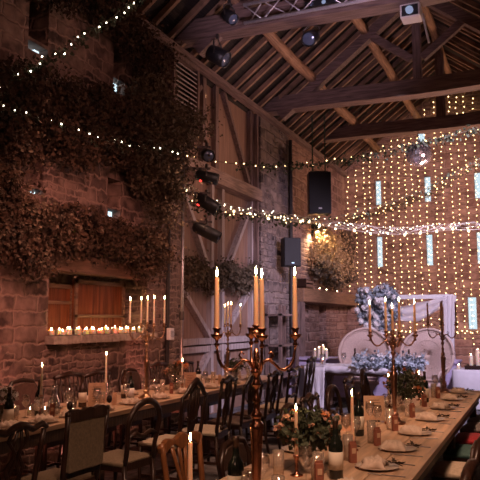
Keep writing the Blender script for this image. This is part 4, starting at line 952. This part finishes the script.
# mirror ball
t = thing('mirror_ball', 'purple tinged mirror ball hanging from the far tie beam', 'mirror ball', (-2.42, 15.95, 5.46))
_r = random.Random(9); _b = MB()
for _i in range(14):
    _e = -PI / 2 + PI * (_i + .5) / 14; _n = max(4, int(26 * math.cos(_e)))
    for _k in range(_n):
        _a = 2 * PI * _k / _n; _d = Vector((math.cos(_a) * math.cos(_e), math.sin(_a) * math.cos(_e), math.sin(_e)))
        _q = (_d + Vector((_r.gauss(0, .09), _r.gauss(0, .09), _r.gauss(0, .09)))).to_track_quat('Z', 'Y').to_matrix()
        _b.box(_d * .285, (.064, .064, .02), _q)
obj('sphere', MB().ball((0, 0, 0), .279, 20, 12), 'steel', t, True); obj('mirror_tiles', _b, 'mirror', t); obj('cap', MB().lathe([(.05, .29), (.05, .34), (.01, .35)], seg=12), 'steel', t); obj('cord', MB().tube([(0, 0, .34), (0, 0, .60)], .008, 6), 'cable', t)
# wall lamps over the dried flowers
t = thing('wall_lamp', 'twin headed wall lamp shining down on the dried flower cloud', 'lamp', (XL, 15.9, 3.95))
obj('rail', MB().box((.12, .1, 0), (.24, 1.3, .05)), 'oak_y', t)
for dy in (-.25, .3): hd = obj('lamp_head', MB().lathe([(.03, .08), (.05, .06), (.065, 0), (.06, 0), (.04, .05), (.001, .055)], seg=14), 'iron', t, True, (.2, dy, -.12)); obj('bulb', MB().ball((0, 0, 0), .042, 10, 6), 'lamp_warm', hd, True, (0, 0, .012))
# things on the mantel
for i, y in enumerate((15.9, 16.5, 17.5)):
    candle((XL + .14, y, 2.3), .05, 'wax_cream', 'tea light on the far mantel beam, %s from left' % ORD[i], .03, group='tea lights on the far mantel', name='tea_light', small=True)
t = thing('wooden_crate', 'small dark wooden crate standing at left end of the mantel', 'crate', (XL + .14, 14.75, 2.3))
obj('body', MB().box((0, 0, .02), (.24, .5, .04)).box((0, -.24, .12), (.24, .02, .2)).box((0, .24, .12), (.24, .02, .2)), 'dark_y', t)
for z in (.07, .16): obj('slat', MB().box((.12, 0, z), (.015, .5, .06)).box((-.12, 0, z), (.015, .5, .06)), 'lintel', t)
# wooden shelving rack on the pier
t = thing('shelf_rack', 'dark wooden rack against pier below the wall speaker', 'rack', (XL + .2, 13.1, 0))
for y in (-.5, .5):
    for x in (-.14, .14): obj('post', MB().box((x, y, .95), (.06, .06, 1.9)), 'beam_z', t)
for z in (.5, 1.1, 1.7): obj('shelf', MB().box((0, 0, z), (.34, 1.06, .04)), 'beam_y', t)

# ------------------------------------------------------------------ far end: plinth, sweetheart table, arch, chairs, cake table
b = MB(); b.box((-3.2, 14.1, .40), (3.4, .8, .78)); o = obj('plinth', b, 'riser', None, bevel=.01); tag(o, 'long low plinth with purple light in its colour behind the sweetheart table', 'plinth')
obj('top_board', MB().box((-3.2, 14.08, .795), (3.46, .86, .03)), 'riser', o)
t = thing('trestle_table', 'dark wooden trestle sweetheart table with white runner at far end', 'table', (-3.0, 12.4, 0))
obj('tabletop', MB().box((0, 0, .74), (2.15, .8, .045)), 'mantel', t, bevel=.005); obj('apron', MB().box((0, -.33, .67), (1.9, .03, .12)).box((0, .33, .67), (1.9, .03, .12)), 'lintel', t)
for s in (-.62, .62):
    lg = obj('leg', MB().prism([(s - .05, .06), (s + .05, .06), (s + .08, .3), (s + .035, .42), (s + .075, .62), (s - .075, .62), (s - .035, .42), (s - .08, .3)], -.06, .06), 'lintel', t); obj('foot', MB().box((s, 0, .03), (.1, .66, .06)), 'dark_y', lg)
obj('stretcher', MB().box((0, 0, .16), (1.26, .05, .07)), 'dark_x', t)
def cloth_strip():
    b = MB(); vs = []; fs = []; W = .80; prof = []
    for i in range(9): prof.append((1.05 - i * .26, .768))
    prof += [(-1.09, .755), (-1.12, .70), (-1.13, .5), (-1.135, .25), (-1.15, .03)]
    nW = 12
    for i, (x, z) in enumerate(prof):
        for j in range(nW + 1):
            v = j / nW - .5; dz = max(0, .768 - z); k = 1 - .35 * min(1, dz * 1.3); vs.append((x + .035 * math.sin(j * 1.9) * min(1, dz * 2), v * W * k, z + (.006 * math.sin(j * 1.3 + i) + .006 if dz < .01 else 0)))
    for i in range(len(prof) - 1):
        for j in range(nW): a = i * (nW + 1) + j; fs.append((a, a + 1, a + nW + 2, a + nW + 1))
    o = len(vs); prof2 = [(-.30, .770), (-.41, .762), (-.435, .70), (-.44, .5), (-.445, .25), (-.47, .06), (-.56, .012), (-.66, .008)]; nX = 10
    for i, (y, z) in enumerate(prof2):
        for j in range(nX + 1):
            u = j / nX; d = max(0, .77 - z); vs.append((-.98 + u * (.40 - .10 * min(1, d * 1.5)) + .12 * d, y + .03 * math.sin(j * 1.8) * min(1, d * 2), z))
    for i in range(len(prof2) - 1):
        for j in range(nX): a = o + i * (nX + 1) + j; fs.append((a, a + 1, a + nX + 2, a + nX + 1))
    o = len(vs); nX = 40
    for i, (y, z) in enumerate(((-.38, .771), (-.412, .764), (-.422, .72), (-.424, .665))):
        for j in range(nX + 1): vs.append((-.60 + 1.62 * j / nX, y + .012 * math.sin(j * 1.1) * (i > 1), z + (.012 * math.sin(j * .7) if i == 3 else 0)))
    for i in range(3):
        for j in range(nX): a = o + i * (nX + 1) + j; fs.append((a, a + 1, a + nX + 2, a + nX + 1))
    return b.add(vs, fs)
o = obj('table_runner', cloth_strip(), 'white_cloth', None, True, (-3.0, 12.4, 0)); s = o.modifiers.new('thickness', 'SOLIDIFY'); s.thickness = .004
tag(o, 'white cloth runner trailing off the front left corner of sweetheart table', 'table runner')
rng = random.Random(41)
t = thing('table_garland', 'dusty blue and white flower garland along the sweetheart table', 'garland', (-2.75, 12.15, .775))
obj('foliage', leaves(MB(), rng, 1500, lambda g: (g.uniform(-.3, .88), g.gauss(-.02, .12), abs(g.gauss(.05, .07)) + .005), (.05, .1), .0), 'leaf_blue', t)
bw = bloom(rng, .05).mesh('blossom', M['bloom_white'])
for k in range(16): link('blossom', bw, t, (rng.uniform(-.28, .85), rng.gauss(-.05, .1), rng.uniform(.06, .2)), (rng.uniform(-.6, .9), rng.uniform(-.6, .6), 0))
t = thing('hurricane_lantern', 'clear glass hurricane lantern on left of the sweetheart table', 'lantern', (-3.72, 12.3, .775))
obj('glass', MB().lathe([(.05, 0), (.055, .01), (.055, .2), (.052, .2), (.05, .014), (.001, .014)], seg=18), 'glass', t, True)
candle((-3.72, 12.3, .79), .08, 'wax_cream', 'lit pillar candle inside the hurricane lantern', .032, name='pillar_candle')
for x, lab in ((-2.15, 'dark drinks bottle right of garland on the sweetheart table'), (-3.12, 'dark drinks bottle left of garland on the sweetheart table')):
    t = thing('wine_bottle', lab, 'bottle', (x, 12.35, .775), 0, 'bottles on the sweetheart table')
    obj('body', MB().lathe([(.034, 0), (.04, .008), (.04, .17), (.02, .22), (.015, .24), (.015, .31), (.01, .31)], seg=14), 'bottle_brown', t, True); obj('foil', MB().lathe([(.0158, .25), (.0162, .312), (.002, .313)], seg=12), 'foil', t, True)
o = ware('wine_glass', WG, -3.3, 12.25, 'wine glass on sweetheart table in front of left peacock chair', 'wine glass', 'glasses on the sweetheart table', .775); o.scale = (1.2, 1.2, 1.2)

def peacock(x, y, rz, label):
    t = thing('peacock_chair', label, 'chair', (x, y, 0), rz, 'round backed rattan chairs behind the sweetheart table'); n = 28
    cz, rx, rzr = .96, .49, .47
    B = lambda a, k: (rx * k * math.cos(a), .22 + .12 * k * k * math.sin(a) - .10 * k * k * abs(math.cos(a)), cz + rzr * k * math.sin(a))
    ring = [B(2 * PI * i / n, 1.0) for i in range(n + 1)]
    obj('back_rim', MB().tube(ring, .026, 8), 'rattan', t, True)
    b = MB()
    for i in range(36):
        a = 2 * PI * i / 36; b.tube([B(a, .12), B(a, .5), B(a, .99)], .003, 5)
    for k in (.55, .9): b.tube([B(2 * PI * i / n, k) for i in range(n + 1)], .004, 5)
    obj('back_ribs', b, 'rattan', t, True)
    b = MB(); vs = []; fs = []
    for k in range(7):
        for i in range(n): p = B(2 * PI * i / n, .05 + .94 * k / 6); vs.append((p[0], p[1] + .012, p[2]))
    for k in range(6):
        for i in range(n): a, c = k * n + i, k * n + (i + 1) % n; fs.append((a, c, c + n, a + n))
    o = obj('back_weave', b.add(vs, fs), 'rattan', t, True); s = o.modifiers.new('thickness', 'SOLIDIFY'); s.thickness = .008
    obj('seat', MB().lathe([(.26, .38), (.28, .40), (.28, .43), (.26, .45), (.001, .45)], seg=24), 'rattan', t, True)
    obj('base', MB().lathe([(.26, 0), (.27, .02), (.2, .16), (.15, .24), (.2, .32), (.26, .385)], seg=24), 'rattan', t, True)
    for s in (-1, 1): obj('arm', MB().tube([(s * .42, .2, .80), (s * .38, .0, .72), (s * .30, -.18, .66), (s * .24, -.22, .44)], .02, 8), 'rattan', t, True)
peacock(-3.13, 13.05, .12, 'round backed pale rattan chair at left behind sweetheart table')
peacock(-1.98, 13.05, -.1, 'round backed pale rattan chair at right beneath the white arch')
t = thing('wedding_arch', 'white timber wedding arch behind the rattan chairs', 'arch', (-2.47, 14.62, 0))
for x in (-.80, .74): obj('post', MB().box((x, 0, 1.02), (.1, .1, 2.04)), 'white_paint', t, bevel=.006)
obj('crossbar', MB().box((-.03, 0, 2.08), (1.78, .1, .09)), 'white_paint', t, bevel=.006)
for x in (-.80, .74): obj('foot', MB().box((x, 0, .03), (.14, .5, .06)), 'white_paint', t)
def drape():
    b = MB(); vs = []; fs = []; n = 26; k = 9
    for i in range(n + 1):
        u = i / n; x = -3.02 + u * 1.30
        top = 2.13 - .26 * (1 - u) ** 1.2 - .08 * math.sin(PI * u)
        w = .16 + .2 * math.sin(PI * u) ** .8
        for j in range(k + 1):
            v = j / k; vs.append((x, 14.55 - .04 * math.sin(v * 14 + u * 4) - .03, top - w * v + .015 * math.sin(u * 15 + j)))
    for i in range(n):
        for j in range(k): a = i * (k + 1) + j; fs.append((a, a + 1, a + k + 2, a + k + 1))
    o = len(vs); m = 14
    for i in range(m + 1):
        z = 2.1 - 1.95 * i / m
        for j in range(k + 1):
            v = j / k; vs.append((-1.80 + .26 * v * (1 - .25 * math.sin(PI * i / m)), 14.53 - .04 * math.sin(v * 18 + i * .2), z))
    for i in range(m):
        for j in range(k): a = o + i * (k + 1) + j; fs.append((a, a + 1, a + k + 2, a + k + 1))
    return b.add(vs, fs)
tag(obj('fabric_drape', drape(), 'chiffon', None, True), 'sheer white fabric swagged over the right side of the arch', 'drape')
rng = random.Random(51)
t = thing('floral_cloud', 'big white and dusty blue flower cloud on top left of arch', 'flowers', (-3.12, 14.45, 1.42))
def cloudpt(g):
    cx, cz, rr = g.choice(((.0, .55, .42), (-.22, .35, .3), (.28, .45, .3), (.05, .15, .26), (-.3, .75, .26), (.2, .8, .28), (-.15, .1, .2)))
    while True:
        p = Vector((g.uniform(-1, 1), g.uniform(-1, 1), g.uniform(-1, 1)))
        if p.length < 1: break
    return ((cx + p.x * rr) * .86, p.y * .24 - .05, (cz + p.z * rr) * .86)
obj('foliage', leaves(MB(), rng, 3000, cloudpt, (.05, .12), .1), 'leaf_blue', t)
bw = bloom(rng, .065).mesh('blossom', M['bloom_white'])
for k in range(52):
    p = Vector(cloudpt(rng)); link('blossom', bw, t, (p.x, -.2 - rng.uniform(0, .12), p.z), (H + rng.uniform(-.6, .6), rng.uniform(-.6, .6), rng.uniform(0, 6)))
obj('stems', MB().tube([(-.02, .1, .1), (-.02, .12, .5), (0, .1, .9)], .03, 6), 'stem', t)

# cake table
t = thing('cloth_table', 'small table under a white cloth at far right end', 'table', (-1.0, 13.4, 0))
b = MB(); vs = []; n = 48
for k, z in enumerate((.70, .69, .45, .2, .02)):
    for i in range(n):
        a = 2 * PI * i / n; ca, sa = math.cos(a), math.sin(a); q = 1 / max(abs(ca), abs(sa)); q = q * .5 + .5 * min(q, 1.18); f = 1 + (.03 * math.sin(a * 12) * (k - 1) / 3 if k > 1 else 0) + (.012 if k else 0)
        vs.append((.52 * q * ca * f, .4 * q * sa * f, z))
fs = [tuple(range(n))] + [(k * n + i, k * n + (i + 1) % n, (k + 1) * n + (i + 1) % n, (k + 1) * n + i) for k in range(4) for i in range(n)]
obj('tablecloth', b.add(vs, fs), 'white_cloth', t, True); 
for sx in (-.35, .35):
    for sy in (-.25, .25): obj('leg', MB().box((sx, sy, .34), (.05, .05, .68)), 'dark_z', t)
t = thing('serving_tray', 'dark wooden tray on the small white cloth table', 'tray', (-1.05, 13.35, .702))
obj('base', MB().box((0, 0, .02), (.5, .34, .03)), 'dark_x', t); obj('rim', MB().box((-.24, 0, .05), (.02, .34, .05)).box((.24, 0, .05), (.02, .34, .05)).box((0, -.16, .05), (.5, .02, .05)).box((0, .16, .05), (.5, .02, .05)), 'dark_x', t)
for i, (x, h) in enumerate(((-1.2, .22), (-1.08, .32), (-.97, .26))): candle((x, 13.36, .737), h, 'wax_cream', 'tall lit pillar candle, %s from left on the dark tray' % ORD[i], .035, group='pillar candles on the dark tray', name='pillar_candle')
candle((-1.42, 13.3, .70), .07, 'wax_cream', 'short lit candle at left corner of small cloth table', .032, name='pillar_candle')

# ------------------------------------------------------------------ lights of the room, plus added fills
def spot(name, loc, target, col, w, ang, size=.08, blend=.6):
    l = bpy.data.lights.new(name, 'SPOT'); l.energy = w; l.color = col; l.spot_size = math.radians(ang); l.spot_blend = blend; l.shadow_soft_size = size
    o = bpy.data.objects.new(name, l); COL.objects.link(o); o.location = loc; o.rotation_euler = (Vector(target) - Vector(loc)).to_track_quat('-Z', 'Y').to_euler(); return o
def point(name, loc, col, w, size=.15):
    l = bpy.data.lights.new(name, 'POINT'); l.energy = w; l.color = col; l.shadow_soft_size = size
    o = bpy.data.objects.new(name, l); COL.objects.link(o); o.location = loc; return o
def area(name, loc, target, col, w, sx, sy):
    l = bpy.data.lights.new(name, 'AREA'); l.energy = w; l.color = col; l.shape = 'RECTANGLE'; l.size = sx; l.size_y = sy
    o = bpy.data.objects.new(name, l); COL.objects.link(o); o.location = loc; o.rotation_euler = (Vector(target) - Vector(loc)).to_track_quat('-Z', 'Y').to_euler(); return o
for dy in (-.25, .3): spot('wall lamp', (XL + .2, 15.9 + dy, 3.80), (XL + .2, 15.9 + dy * 1.6, 2.6), (1, .70, .42), 190, 120, .05)
spot('stage wash far', (.5, 8.8, 5.2), (-2.7, 13.0, .4), (.86, .72, 1.0), 1900, 70, .3)
spot('stage wash gable', (-.6, 13.4, 4.0), (-2.7, 19, 3.4), (1, .58, .56), 1000, 78, .3)
spot('roof uplight', (-.4, 17.8, 2.6), (-3.0, 12.5, 7.5), (1, .54, .36), 520, 110, .3)
spot('roof uplight near', (-.2, 12.9, 2.8), (-3.4, 9.0, 6.8), (1, .54, .40), 300, 90, .3)
spot('door wash', (.9, 8.2, 4.2), (-5.0, 10.9, 2.6), (1, .58, .50), 270, 56, .3)
spot('pier wash', (.9, 11.0, 4.2), (-5.0, 13.6, 3.0), (.90, .68, .90), 560, 36, .3)
spot('mirror ball fill', (-2.0, 9.2, 5.7), (-2.42, 15.95, 5.46), (.8, .75, 1.0), 420, 8, .05)  # added spot to brighten the dark mirror ball
for y in (4.7, 6.2, 7.7): spot('floor uplighter', (XL + .55, y, .12), (XL - .05, y + .1, 1.9), (1, .33, .24), 42, 130, .08)
spot('left wall glow', (-1.6, 3.8, 3.6), (-5.0, 6.7, 1.9), (1, .39, .29), 430, 48, .4)
spot('upper wall glow', (-.6, 4.4, 5.0), (-5.0, 7.2, 3.3), (1, .42, .34), 110, 60, .4)
for y in (5.2, 7.8): spot('added left table fill', (-3.75, y, 5.0), (-4.0, y + .2, .76), (1, .52, .34), 430, 46, .2)  # added spots with no fixture, to brighten the left table top
spot('added table fill', (-.3, 1.7, 4.2), (-1.1, 3.7, .95), (1, .56, .37), 500, 56, .2)  # added fill for the near half of the right table, no fixture
spot('added table fill', (-.5, 5.4, 5.0), (-1.05, 6.7, .76), (1, .55, .36), 480, 50, .2)  # added fill for the far half of the right table
spot('truss fill', (-1.6, 5.2, 3.6), (-2.8, 8.8, 6.1), (.86, .60, .82), 420, 46, .25)  # added upward fill so the truss and nearest tie beam show
area('fill behind camera', (-.6, -1.6, 3.4), (-2.2, 5.5, .7), (1, .50, .36), 12, 1.2, .5)  # unseen soft fill, added to lift the foreground

# ------------------------------------------------------------------ world, camera, colour
w = bpy.data.worlds.new('dusk sky'); sc.world = w; w.use_nodes = True
bg = w.node_tree.nodes['Background']; bg.inputs[0].default_value = (.70, .90, 1.0, 1); bg.inputs[1].default_value = 1.35
cam = bpy.data.cameras.new('camera'); co = bpy.data.objects.new('camera', cam); COL.objects.link(co); sc.camera = co
co.location = (0, 0, 1.6)
th = math.atan(300 / 680 * math.cos(.117)); pt = math.atan(80 / 680)
co.rotation_euler = (H + pt, 0, th)
cam.sensor_width = 24; cam.sensor_fit = 'HORIZONTAL'; cam.lens = 680 / 480 * 24; cam.clip_start = .05; cam.clip_end = 200
cam.dof.use_dof = True; cam.dof.focus_distance = 4.2; cam.dof.aperture_fstop = 5.6
sc.view_settings.view_transform = 'Standard'; sc.view_settings.look = 'None'; sc.view_settings.exposure = 0.08; sc.view_settings.gamma = 1
sc.view_settings.use_curve_mapping = False
